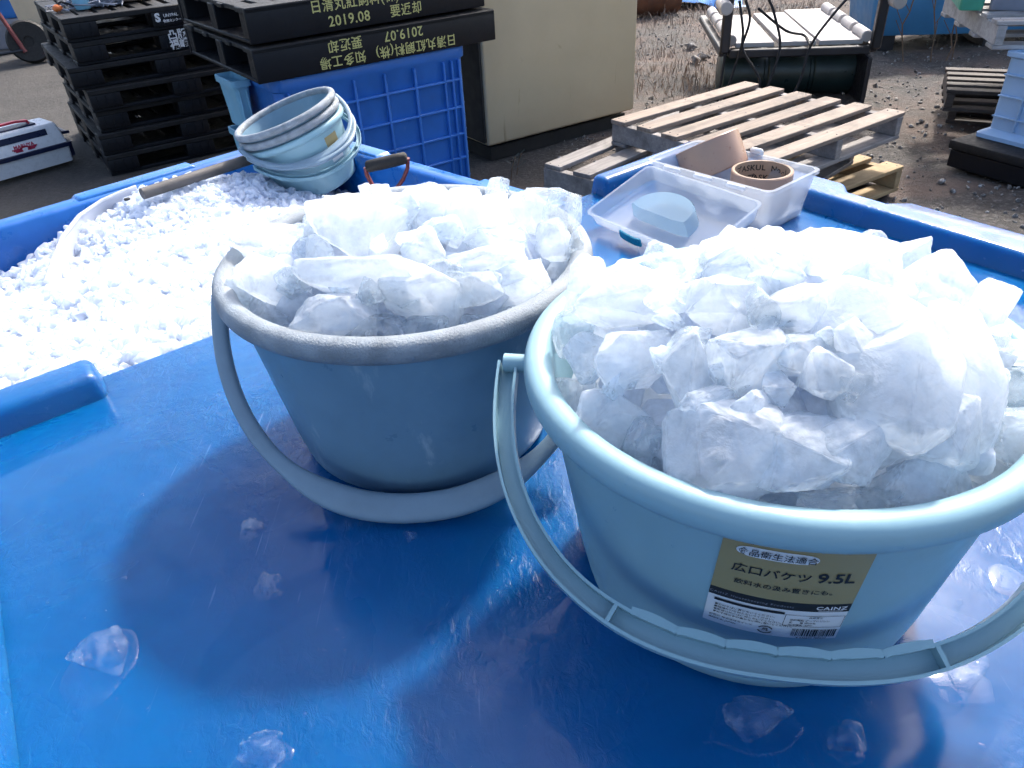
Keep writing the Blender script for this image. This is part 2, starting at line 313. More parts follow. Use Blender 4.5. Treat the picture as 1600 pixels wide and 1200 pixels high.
# ------------------------------------------------------------------ mesh helper
class MB:
    def __init__(s): s.v = []; s.f = []
    def add(s, vs, fs):
        k = len(s.v); s.v += [tuple(x) for x in vs]; s.f += [tuple(i+k for i in f) for f in fs]; return s
    def bm(s, b, mx=None):
        b.verts.index_update()
        vs = [(mx @ v.co if mx else v.co)[:] for v in b.verts]; s.add(vs, [[v.index for v in f.verts] for f in b.faces]); b.free(); return s
    def box(s, c, d, mx=None, bev=.003, seg=1):
        b = bmesh.new(); bmesh.ops.create_cube(b, size=1)
        bmesh.ops.scale(b, vec=d, verts=b.verts)
        if bev: bmesh.ops.bevel(b, geom=b.edges[:], offset=min(bev, min(d)*.45), segments=seg, affect='EDGES', profile=.5)
        bmesh.ops.translate(b, vec=c, verts=b.verts)
        return s.bm(b, mx)
    def hexa(s, bot, top, bev=.004, seg=2):
        """box from 4 bottom and 4 top corners"""
        b = bmesh.new(); vs = [b.verts.new(p) for p in list(bot)+list(top)]
        for f in ((3, 2, 1, 0), (4, 5, 6, 7), (0, 1, 5, 4), (1, 2, 6, 5), (2, 3, 7, 6), (3, 0, 4, 7)): b.faces.new([vs[i] for i in f])
        bmesh.ops.recalc_face_normals(b, faces=b.faces)
        if bev: bmesh.ops.bevel(b, geom=b.edges[:], offset=bev, segments=seg, affect='EDGES', profile=.5)
        return s.bm(b)
    def lathe(s, prof, n=64, mx=None, closed=False):
        vs = []; fs = []; k = len(prof)
        for i in range(n):
            a = 2*math.pi*i/n
            for r, z in prof: vs.append((r*math.cos(a), r*math.sin(a), z))
        for i in range(n):
            j = (i+1) % n
            for q in range(k if closed else k-1):
                q2 = (q+1) % k; fs.append((i*k+q, j*k+q, j*k+q2, i*k+q2))
        if mx: vs = [(mx @ Vector(p))[:] for p in vs]
        return s.add(vs, fs)
    def sweep(s, path, prof, up=None, caps=True, scales=None):
        """closed profile [(a,b)] along path; a along side vector, b along up"""
        path = [Vector(p) for p in path]; n = len(path); k = len(prof); vs = []; fs = []; pu = Vector(up) if up else Vector((0, 0, 1))
        for i in range(n):
            t = (path[min(i+1, n-1)]-path[max(i-1, 0)]).normalized()
            u = (pu-t*pu.dot(t))
            if u.length < 1e-5: u = t.orthogonal()
            u.normalize(); sd_ = t.cross(u)
            if up is None: pu = u
            sc = scales[i] if scales else (1, 1)
            for a, b_ in prof: vs.append(path[i]+sd_*a*sc[0]+u*b_*sc[1])
        for i in range(n-1):
            for q in range(k): fs.append((i*k+q, i*k+(q+1) % k, (i+1)*k+(q+1) % k, (i+1)*k+q))
        if caps: fs.append(tuple(range(k))[::-1]); fs.append(tuple((n-1)*k+q for q in range(k)))
        return s.add(vs, fs)
    def tube(s, path, r, n=10): return s.sweep(path, [(r*math.cos(2*math.pi*i/n), r*math.sin(2*math.pi*i/n)) for i in range(n)])
    def ring(s, pts_loops, cap0=False, cap1=False):
        n = len(pts_loops[0]); vs = [p for l in pts_loops for p in l]; fs = []
        for i in range(len(pts_loops)-1):
            for q in range(n): fs.append((i*n+q, i*n+(q+1) % n, (i+1)*n+(q+1) % n, (i+1)*n+q))
        if cap0: fs.append(tuple(range(n))[::-1])
        if cap1: fs.append(tuple((len(pts_loops)-1)*n+q for q in range(n)))
        return s.add(vs, fs)
    def build(s, name, m, parent=None, smooth=40, loc=None):
        me = bpy.data.meshes.new(name); me.from_pydata(s.v, [], s.f); me.validate()
        b = bmesh.new(); b.from_mesh(me); bmesh.ops.recalc_face_normals(b, faces=b.faces); b.to_mesh(me); b.free()
        me.materials.append(M[m] if isinstance(m, str) else m)
        if smooth: me.polygons.foreach_set('use_smooth', [True]*len(me.polygons)); me.set_sharp_from_angle(angle=R(smooth))
        o = bpy.data.objects.new(name, me); COL.objects.link(o)
        if parent is not None: o.parent = parent
        if loc is not None: o.location = loc
        return o
def tag(o, label=None, cat=None, group=None, kind=None):
    for k, v in (('label', label), ('category', cat), ('group', group), ('kind', kind)):
        if v: o[k] = v
    return o
def thing(name, label, cat, loc=(0, 0, 0), rz=0, group=None, rot=None):
    o = bpy.data.objects.new(name, None); COL.objects.link(o); o.location = loc
    o.rotation_euler = rot if rot else (0, 0, rz); o.empty_display_size = .05
    return tag(o, label, cat, group)
def copy_thing(r0, loc, rz, label, group=None):
    r = r0.copy(); COL.objects.link(r); r.location = loc; r.rotation_euler = (0, 0, rz); tag(r, label, None, group)
    for ch in list(r0.children):
        c = ch.copy(); COL.objects.link(c); c.parent = r
        for g in list(ch.children):
            d = g.copy(); COL.objects.link(d); d.parent = c
    return r
def rrect(x0, x1, y0, y1, r, z, n=6):
    r = max(1e-4, min(r, (x1-x0)/2-1e-4, (y1-y0)/2-1e-4)); p = []
    for cx, cy, a0 in ((x1-r, y1-r, 0), (x0+r, y1-r, 90), (x0+r, y0+r, 180), (x1-r, y0+r, 270)):
        for i in range(n+1):
            a = R(a0+90*i/n); p.append((cx+r*math.cos(a), cy+r*math.sin(a), z))
    return p
def text(body, size, offset=0., align='CENTER', spacing=1.):
    cu = bpy.data.curves.new('lettering', 'FONT'); cu.body = body; cu.size = size; cu.align_x = align; cu.align_y = 'CENTER'; cu.offset = offset; cu.space_character = spacing; cu.resolution_u = 3
    o = bpy.data.objects.new('lettering', cu); COL.objects.link(o)
    bpy.context.view_layer.update()
    me = bpy.data.meshes.new_from_object(o.evaluated_get(bpy.context.evaluated_depsgraph_get()))
    vs = [v.co.copy() for v in me.vertices]; fs = [tuple(p.vertices) for p in me.polygons]
    bpy.data.objects.remove(o); bpy.data.curves.remove(cu); bpy.data.meshes.remove(me)
    return vs, fs
def frame(o, x, y):
    """matrix with origin o, x axis x, y axis y"""
    x = Vector(x).normalized(); y = Vector(y); y = (y-x*y.dot(x)).normalized(); z = x.cross(y); mm = Matrix.Identity(4)
    for i in range(3): mm[i][0], mm[i][1], mm[i][2], mm[i][3] = x[i], y[i], z[i], o[i]
    return mm

# ================================================================== ground
def build_ground():
    n = 60; mb = MB(); xs = np.concatenate([-np.geomspace(150, 6, 12), np.linspace(-5.5, 5.5, 60), np.geomspace(6, 150, 12)])
    ys = np.concatenate([[-60, -20, -6], np.linspace(-2, 12, 90), np.geomspace(13, 200, 12)])
    vs = []
    for y in ys:
        for x in xs:
            k = min(1, max(0, (x-.2)/1.)) if abs(x) < 6 and -1 < y < 12 else 0
            z = GZ + k*(.05*noise.noise((x*1.1, y*1.1, 0))+.03*noise.noise((x*3.1, y*3.1, 5))) - .012*k
            if x < -1 and 3 < y < 10: z += .008*noise.noise((x*1.5, y*3, 3))
            vs.append((x, y, z))
    nx = len(xs); fs = [(j*nx+i, j*nx+i+1, (j+1)*nx+i+1, (j+1)*nx+i) for j in range(len(ys)-1) for i in range(nx-1)]
    o = mb.add(vs, fs).build('ground', 'ground'); tag(o, kind='structure')
build_ground()
def gravel():
    rng = random.Random(3); tm = []
    for k in range(6):
        b = bmesh.new(); bmesh.ops.create_icosphere(b, subdivisions=1, radius=1)
        for v in b.verts: v.co *= rng.uniform(.7, 1.15); v.co.z *= .7
        tm.append(([v.co.copy() for v in b.verts], [[v.index for v in f.verts] for f in b.faces])); b.free()
    mb = MB()
    for i in range(5000):
        y = rng.uniform(2.2, 9.5); x = rng.uniform(.3, min(5.2, .75*y+.6))
        s = rng.choice([.004, .005, .007, .009, .012]) * rng.uniform(.7, 1.5)*(1.5 if rng.random() < .03 else 1)
        q = Quaternion((rng.gauss(0, 1), rng.gauss(0, 1), rng.gauss(0, 1), rng.gauss(0, 1))).normalized(); vs, fs = rng.choice(tm)
        z = GZ-.012+.05*noise.noise((x*1.1, y*1.1, 0))+.03*noise.noise((x*3.1, y*3.1, 5))
        mb.add([(q @ v)*s+Vector((x, y, z+s*.25)) for v in vs], fs)
    mt, nt, b = mat('pebble', (.2, .19, .18), .85); v = coords(nt, 'World')
    nt.links.new(ramp(nt, nz(nt, v, 45, 2, .8), [(.3, (.07, .063, .058)), (.52, (.17, .158, .146)), (.68, (.45, .43, .41))]), b.inputs['Base Color']); M['pebble'] = mt
    tag(mb.build('gravel', 'pebble', smooth=60), kind='stuff')
gravel()
def dry_grass():
    rng = random.Random(5); mb = MB()
    for i in range(10000):
        y = rng.uniform(5.6, 12.5); x = rng.uniform(.9, 3.2)*y/8
        if noise.noise((x*.9, y*.9, 1)) + rng.uniform(-.5, .5) + (y-7)*.18 < 0: continue
        h = rng.uniform(.03, .11)*(1.8 if rng.random() < .1 else 1); a = rng.uniform(0, 6.28); l = rng.uniform(.2, 1.3)*h; w_ = rng.uniform(.0015, .004)
        dx, dy = math.cos(a), math.sin(a); z = GZ-.02
        p = [Vector((x, y, z)), Vector((x+dx*l*.4, y+dy*l*.4, z+h*.6)), Vector((x+dx*l, y+dy*l, z+h))]
        sd_ = Vector((-dy, dx, 0))*w_
        mb.add([p[0]-sd_, p[0]+sd_, p[1]-sd_*.8, p[1]+sd_*.8, p[2]], [(0, 1, 3, 2), (2, 3, 4)])
    mt, nt, b = mat('dry_grass', (.2, .15, .1), .9); v = coords(nt, 'World')
    nt.links.new(ramp(nt, nz(nt, v, 5, 6, .7), [(.3, (.12, .085, .07)), (.55, (.27, .2, .155)), (.72, (.15, .14, .07))]), b.inputs['Base Color']); M['dry_grass'] = mt
    tag(mb.build('dry_grass', 'dry_grass', smooth=0), kind='stuff')
dry_grass()

# ================================================================== tank and lid
ZT = -.10                                   # top of the tank wall
def line2(p, q): p, q = np.array(p[:2]), np.array(q[:2]); return p, (q-p)/np.linalg.norm(q-p)
def meet(l1, l2):
    (p, d), (q, e) = l1, l2; t = np.linalg.solve(np.array([d, -e]).T, q-p); return p+d*t[0]
tl1 = line2(at(0, 338, ZT), at(360, 236, ZT)); tl2 = line2(at(575, 229, ZT), at(830, 297, ZT))
TC = meet(tl1, tl2)                          # far corner of the tank
ang = (math.atan2(tl1[1][1], tl1[1][0]) + (math.atan2(tl2[1][1], tl2[1][0])+math.pi/2))/2
TA = Vector((-math.cos(ang), -math.sin(ang), 0)); TB = Vector((math.sin(ang), -math.cos(ang), 0))   # along back wall (to the left), along right wall (towards camera)
TW, TL = 1.07, 2.1
tank = thing('fish_tank', 'big blue plastic tank holding the heap of crushed ice', 'tank', (TC[0], TC[1], GZ), math.atan2(-TA.y, -TA.x))
# local frame: -x along TA, -y along TB
def tank_world(a, b, z): return Vector((TC[0], TC[1], z))+TA*a+TB*b
def build_tank():
    T = -GZ+ZT
    def L(off, z, r): return rrect(-TW-off, off, -TL-off, off, r, z)
    mb = MB()
    mb.ring([L(-.07, .16, .05), L(-.055, .2, .05), L(-.05, T-.06, .05), L(-.048, T-.008, .05), L(-.04, T, .05), L(-.008, T+.001, .06), L(0, T-.008, .065), L(0, T-.05, .065), L(-.02, T-.058, .05), L(-.03, .12, .05), L(-.04, .1, .05)], cap0=True, cap1=True)
    mb.build('wall', 'tank_blue', tank, 50)
    for x0, x1 in ((-1.06, -.93), (-.6, -.32)): MB().hexa([(x0, -.04, T-.004), (x1, -.04, T-.004), (x1, .006, T-.004), (x0, .006, T-.004)], [(x0+.012, -.036, T+.006), (x1-.012, -.036, T+.006), (x1-.012, .002, T+.006), (x0+.012, .002, T+.006)], .003).build('rim_step', 'rim_blue', tank, 50)
    for y0, y1 in ((-.9, -.65), (-.35, -.08)): MB().hexa([(-.04, y0, T-.004), (.006, y0, T-.004), (.006, y1, T-.004), (-.04, y1, T-.004)], [(-.036, y0+.012, T+.005), (.002, y0+.012, T+.005), (.002, y1-.012, T+.005), (-.036, y1-.012, T+.005)], .003).build('rim_step', 'rim_blue', tank, 50)
    for x in (-TW+.1, -.1):
        for y in (-.12, -TL+.12): MB().box((x, y, .05), (.16, .16, .1), bev=.01).build('foot', 'tank_blue', tank)
build_tank()

ll = line2(at(9, 860, 0), at(55, 1200, 0)); lr = line2(at(1271, 335, 0), at(1600, 441, 0)); lb = line2(at(279, 540, 0), at(890, 312, 0))
LBL, LBR = meet(ll, lb), meet(lr, lb)
LW = float(np.linalg.norm(LBR-LBL)); LA = (LBR-LBL)/LW
def lid_pt(a, b, z=0):
    """a metres from the left inner edge, b metres from the back edge towards the viewer"""
    k = a/LW; d = ll[1]*(1-k)+lr[1]*k; d = d/np.linalg.norm(d); p = LBL+LA*a+d*b
    return Vector((p[0], p[1], z))
def lid_ab(p):
    A = np.array([LA, (ll[1]+lr[1])/2]).T; return np.linalg.solve(A, np.array(p[:2])-LBL)
LLEN = 1.02
def build_lid():
    root = thing('tank_lid', 'wet blue lid tray with raised edges that carries the two ice buckets', 'lid', (0, 0, 0))
    na, nb = 40, 40; mb = MB(); RW = .075
    def slab(a0, a1, b0, b1, z0, z1): mb.hexa([lid_pt(a0, b0, z0), lid_pt(a1, b0, z0), lid_pt(a1, b1, z0), lid_pt(a0, b1, z0)], [lid_pt(a0, b0, z1), lid_pt(a1, b0, z1), lid_pt(a1, b1, z1), lid_pt(a0, b1, z1)], .008, 3)
    slab(-RW, LW+RW, 0, LLEN, -.085, 0)
    mb.build('panel', 'lid', root, 45)
    # raised edges, inner side sloped
    H = .026
    def bar(a0, a1, b0, b1, sl, mb):
        la, ra, fb, nb_ = sl
        mb.hexa([lid_pt(a0, b0, -.03), lid_pt(a1, b0, -.03), lid_pt(a1, b1, -.03), lid_pt(a0, b1, -.03)],
                [lid_pt(a0+la, b0+fb, H), lid_pt(a1-ra, b0+fb, H), lid_pt(a1-ra, b1-nb_, H), lid_pt(a0+la, b1-nb_, H)], .009, 3)
    e = .022
    aL, _ = lid_ab(at(170, 590, 0)); aR, _ = lid_ab(at(938, 290, .02))
    for nm, specs in (('left_rim', [(-RW-.003, .004, .005, LLEN+.003, (0, e, 0, 0))]),
                      ('back_rim', [(-RW-.005, aL, -.004, .064, (0, .01, 0, e))]),
                      ('corner_rim', [(aR, LW+RW+.005, -.004, .05, (.012, 0, 0, e))])):
        mb = MB()
        for a0, a1, b0, b1, sl in specs: bar(a0, a1, b0, b1, sl, mb)
        mb.build(nm.split('_')[0]+'_rim', 'lid', root, 45)
    # right rim with a hand notch cut out of its outer side
    _, bn0 = lid_ab(at(1300, 305, H)); _, bn1 = lid_ab(at(1385, 325, H))
    zt, zb = H, -.03
    a_in, a_out, a_n = LW-.004, LW+RW+.003, LW+RW-.022
    pts = [(a_in, .001), (a_out, .001), (a_out, bn0-.012), (a_n, bn0+.008), (a_n, bn1-.012), (a_out, bn1+.012), (a_out, LLEN+.004), (a_in, LLEN+.004)]
    b = bmesh.new(); top = []; bot = []
    for a, bb in pts:
        top.append(b.verts.new(lid_pt(a+(e if a == a_in else 0), bb, zt))); bot.append(b.verts.new(lid_pt(a, bb, zb)))
    b.faces.new(top); b.faces.new(bot[::-1])
    for i in range(len(pts)): j = (i+1) % len(pts); b.faces.new([bot[i], bot[j], top[j], top[i]])
    bmesh.ops.recalc_face_normals(b, faces=b.faces)
    bmesh.ops.bevel(b, geom=[x for x in b.edges], offset=.008, segments=3, affect='EDGES', profile=.5)
    MB().bm(b).build('right_rim', 'lid', root, 45)
    return root
build_lid()

# ================================================================== crushed ice heap
HP = [(at(0, 455, -.19), 1), (at(85, 405, -.16), 1), (at(140, 350, -.125), 1), (at(230, 300, -.1), 1), (at(290, 280, -.095), 1), (at(385, 274, -.1), 1), (at(450, 294, -.15), 1), (at(560, 297, -.19), 1), (at(700, 300, -.22), 1),
      (at(20, 600, -.02), 1), (at(60, 585, -.012), 1), (at(200, 555, -.01), 1), (at(350, 500, -.01), 1), (at(560, 430, -.02), 1), (at(850, 330, -.06), 1),
      (at(40, 520, -.07), 1), (at(200, 450, -.04), 1), (at(330, 380, -.05), 1), (at(450, 350, -.08), 1), (at(-120, 560, -.12), 1)]
for p, z in [((-1.1, 1.62), -.36), ((-.95, 1.75), -.34), ((-.75, 1.9), -.3), ((-.55, 2.02), -.3), ((-.3, 1.9), -.33), ((-.1, 1.7), -.33), ((.1, 1.5), -.33), ((-1.25, 1.4), -.34)]:
    HP.append((Vector((p[0], p[1], z)), 1.))
HPX = np.array([[p.x, p.y, p.z] for p, _ in HP])
def heap_z(x, y):
    d2 = (HPX[:, 0]-x)**2+(HPX[:, 1]-y)**2+.0015; wt = d2**-1.6; return float((wt*HPX[:, 2]).sum()/wt.sum())
def chunk_mesh(rng, size, npt=15, bevel=.12, rough=.035, sub=1, power=3.):
    b = bmesh.new()
    for i in range(npt):
        d = Vector((rng.gauss(0, 1), rng.gauss(0, 1), rng.gauss(0, 1))); d /= max(1e-6, (abs(d.x)**power+abs(d.y)**power+abs(d.z)**power)**(1/power)); d *= rng.uniform(.82, 1.)
        b.verts.new(d)
    r = bmesh.ops.convex_hull(b, input=b.verts[:]); 
    junk = [v for v in b.verts if not v.link_faces]
    if junk: bmesh.ops.delete(b, geom=junk, context='VERTS')
    bmesh.ops.dissolve_limit(b, angle_limit=R(17), verts=b.verts[:], edges=b.edges[:])
    if bevel: bmesh.ops.bevel(b, geom=b.edges[:], offset=bevel, segments=2, affect='EDGES', profile=.5, clamp_overlap=True)
    bmesh.ops.triangulate(b, faces=b.faces[:])
    for _ in range(sub):
        bmesh.ops.subdivide_edges(b, edges=[e for e in b.edges if e.calc_length() > .11], cuts=1, use_grid_fill=True); bmesh.ops.triangulate(b, faces=[f for f in b.faces if len(f.verts) > 3])
    if sub: bmesh.ops.smooth_vert(b, verts=b.verts[:], factor=.25, use_axis_x=True, use_axis_y=True, use_axis_z=True)
    off = Vector((rng.uniform(0, 99), rng.uniform(0, 99), rng.uniform(0, 99)))
    for v in b.verts:
        n = v.co.normalized(); v.co += n*(rough*2.2*noise.noise(v.co*1.6+off)+rough*noise.noise(v.co*4.5+off)+rough*.55*noise.noise(v.co*10+off)+rough*.4*noise.noise(v.co*23+off))
    for v in b.verts: v.co = Vector((v.co.x*size[0], v.co.y*size[1], v.co.z*size[2]))
    return b
def heap():
    rng = random.Random(11); mb = MB()
    # solid body under the loose chips
    n = 90; vs = []; idx = {}
    for i in range(n):
        for j in range(n):
            a = .05+(TW-.1)*i/(n-1); b_ = .05+1.15*j/(n-1); p = tank_world(a, b_, 0); z = heap_z(p.x, p.y)-.006
            z += .012*noise.noise((p.x*25, p.y*25, 0))
            vs.append((p.x, p.y, min(z, -.012)))
    fs = [(i*n+j, (i+1)*n+j, (i+1)*n+j+1, i*n+j+1) for i in range(n-1) for j in range(n-1)]
    mb.add(vs, fs)
    tm = []
    for k in range(14):
        b = chunk_mesh(rng, (1, rng.uniform(.6, 1), rng.uniform(.3, .6)), 12, .18, .03, 0); b.verts.index_update()
        tm.append(([v.co.copy() for v in b.verts], [[v.index for v in f.verts] for f in b.faces])); b.free()
    for i in range(15000):
        a = rng.uniform(.06, TW-.05); b_ = rng.uniform(.06, 1.12); p = tank_world(a, b_, 0)
        ab = lid_ab(p)
        if ab[1] > -.012 and ab[0] > -.06: continue
        u = proj((p.x, p.y, -.1))
        if u[0] < -140 or u[0] > 900: continue
        s = rng.choice([.006, .009, .012, .015, .018, .022])*rng.uniform(.8, 1.25); z = heap_z(p.x, p.y)+rng.uniform(-.009, .003)-s*.35
        q = Quaternion((rng.gauss(0, 1), rng.gauss(0, 1), rng.gauss(0, 1), rng.gauss(0, 1))).normalized(); v_, f_ = rng.choice(tm)
        if -ab[1] < .03: z = min(z, -.004)
        mb.add([(q @ v)*s+Vector((p.x, p.y, z)) for v in v_], f_)
    o = mb.build('crushed_ice', 'ice_crushed', smooth=75)
    tag(o, 'heap of white crushed ice filling the open end of the blue tank', 'crushed ice', kind='stuff')
heap()

# ================================================================== buckets
HB, RT, RB = .177, .1475, .1185
def wall_r(z): return RB+(RT-RB)*z/HB
def bucket(label, loc, rot, mbody, mrim, mhand, hp, channel=False, group=None, up_handle=None):
    Rx, L, a, psi, z0, e = hp
    root = thing('bucket', label, 'bucket', loc, group=group, rot=rot)
    t = .0035
    prof = [(0.001, .006), (RB-.03, .006), (RB-.02, .002), (RB-.008, 0), (RB-.001, .004), (RB+.001, .012)]
    prof += [(wall_r(z), z) for z in np.linspace(.03, HB-.006, 10)]
    prof += [(RT+.002, HB), (RT-t, HB), (RT-t-.001, HB-.01)]
    prof += [(wall_r(z)-t, z) for z in np.linspace(HB-.03, .012, 8)] + [(RB-.012, .01), (.001, .01)]
    MB().lathe(prof, 96).build('body', mbody, root, 60)
    cr, cz = RT+.0035, HB-.0005
    pr = []
    for i in range(20):
        th = 2*math.pi*i/20; x = math.cos(th); z = math.sin(th)
        pr.append((cr+.0095*math.copysign(abs(x)**.85, x), cz+.0105*math.copysign(abs(z)**.9, z)))
    MB().lathe(pr, 128, closed=True).build('rim', mrim, root, 60)
    for s in (-1, 1):
        c = Vector((s*math.cos(psi), s*math.sin(psi), 0)); p0 = c*(cr+.004)+Vector((0, 0, z0)); p1 = c*(Rx+.003)+Vector((0, 0, z0))
        MB().tube([p0, p1], .0065, 14).build('pivot', mhand, root)
    # bail
    n = 72; P = []
    for k in range(n+1):
        th = math.pi*k/n; x = -Rx*math.copysign(abs(math.cos(th))**e, math.cos(th)); y = L*math.sin(th)**e
        v = Vector((x, -y*math.cos(a), -y*math.sin(a))); P.append(Vector((v.x*math.cos(psi)-v.y*math.sin(psi), v.x*math.sin(psi)+v.y*math.cos(psi), z0+v.z)))
    # resample evenly
    d = [0]
    for i in range(n): d.append(d[-1]+(P[i+1]-P[i]).length)
    Q = []
    for k in range(n+1):
        s_ = d[-1]*k/n; i = max(0, min(n-1, int(np.searchsorted(d, s_))-1)); f = (s_-d[i])/max(1e-9, d[i+1]-d[i]); Q.append(P[i].lerp(P[i+1], min(1, max(0, f))))
    nrm = Vector((0, math.sin(a), -math.cos(a))); nrm = Vector((-nrm.y*math.sin(psi), nrm.y*math.cos(psi), nrm.z))
    mid = lambda k: math.exp(-((k/n-.5)/.17)**6)
    if channel:
        W, D, tt = .0069, .0072, .0018
        # open side faces up and outwards; side vector lies in the plane of the bail
        prof = [(-W, -D), (W, -D), (W, D*.55), (W-tt, D*.55), (W-tt, -D+tt), (-W+tt, -D+tt), (-W+tt, D*.55), (-W, D*.55)]
        mb = MB(); path = []; sc = []
        mb.sweep(Q, prof, up=-nrm, scales=[(1+.12*mid(k), 1) for k in range(n+1)])
        # wavy finger grip on the inner side and cross ribs
        for kk in (int(n*.335), int(n*.665)):
            t_ = (Q[kk+1]-Q[kk-1]).normalized(); sd_ = t_.cross(-nrm).normalized()
            mb.sweep([Q[kk]-sd_*W*1.0, Q[kk]+sd_*W*1.0], [(-.0012, -D+.001), (.0012, -D+.001), (.0012, D*.5), (-.0012, D*.5)], up=-nrm)
        for j in range(6):
            f0 = .35+.3*j/6
            pts = [];
            for q in range(9):
                kf = (f0+.3/6*q/8)*n; i = int(kf); pt = Q[i].lerp(Q[min(n, i+1)], kf-i); t_ = (Q[i+1]-Q[i]).normalized(); sd_ = t_.cross(-nrm).normalized()
                inner = -1 if sd_.dot(Vector((0, 0, z0))-Q[i]) < 0 else 1
                pts.append(pt+sd_*inner*(W*1.08+.0018*math.sin(math.pi*q/8)-.0004))
            mb.sweep(pts, [(-.0022, -D*.9), (.0022, -D*.9), (.0022, D*.57), (-.0022, D*.57)], up=-nrm)
        h = mb.build('handle', mhand, root, 35)
    else:
        prof = [(.007*math.copysign(abs(math.cos(2*math.pi*i/16))**.7, math.cos(2*math.pi*i/16)), .0052*math.copysign(abs(math.sin(2*math.pi*i/16))**.7, math.sin(2*math.pi*i/16))) for i in range(16)]
        sc = [(1+.8*mid(k), 1+.4*mid(k)) for k in range(n+1)]
        h = MB().sweep(Q, prof, up=-nrm, scales=sc).build('handle', mhand, root, 60)
    return root, Q
FB, GB = Vector((.16839, .40248, 0)), Vector((-.08489, .60613, 0))
fbk, FQ = bucket('newer light blue bucket with gold label, heaped with ice, nearest the camera', FB+Vector((0, 0, .002)), (0, 0, 0), 'bucket_blue', 'bucket_blue', 'bucket_blue', (.1738, .1765, .53, -.2135, .1625, .848), True, 'ice buckets')
gbk, GQ = bucket('older blue bucket with scuffed grey rim, heaped with ice, behind the labelled bucket', GB+Vector((0, 0, .002)), (0, 0, 0), 'bucket_old', 'bucket_rim_old', 'handle_grey', (.1679, .199, .764, -.0139, .1496, .9348), False, 'ice buckets'); gbk.scale = (1, 1, .955)

def drops(root, seed, n):
    rng = random.Random(seed); mb = MB()
    for i in range(n):
        b = bmesh.new(); bmesh.ops.create_uvsphere(b, u_segments=10, v_segments=6, radius=1)
        s = rng.uniform(.0006, .0017); ph = rng.uniform(-2.6, -.5); th = rng.uniform(-.9, 1.2)
        r = RT+.0035+.0095*math.cos(th); z = HB-.0005+.0105*math.sin(th)
        if rng.random() < .35: z = rng.uniform(.03, .14); r = wall_r(z)
        mx = Matrix.Translation((r*math.cos(ph), r*math.sin(ph), z)) @ Matrix.Diagonal((s, s, s*rng.uniform(1, 1.6), 1))
        mb.bm(b, mx)
    o = mb.build('water_drops', 'drop', root, 80); o['kind'] = 'stuff'
drops(fbk, 4, 45); drops(gbk, 9, 45)

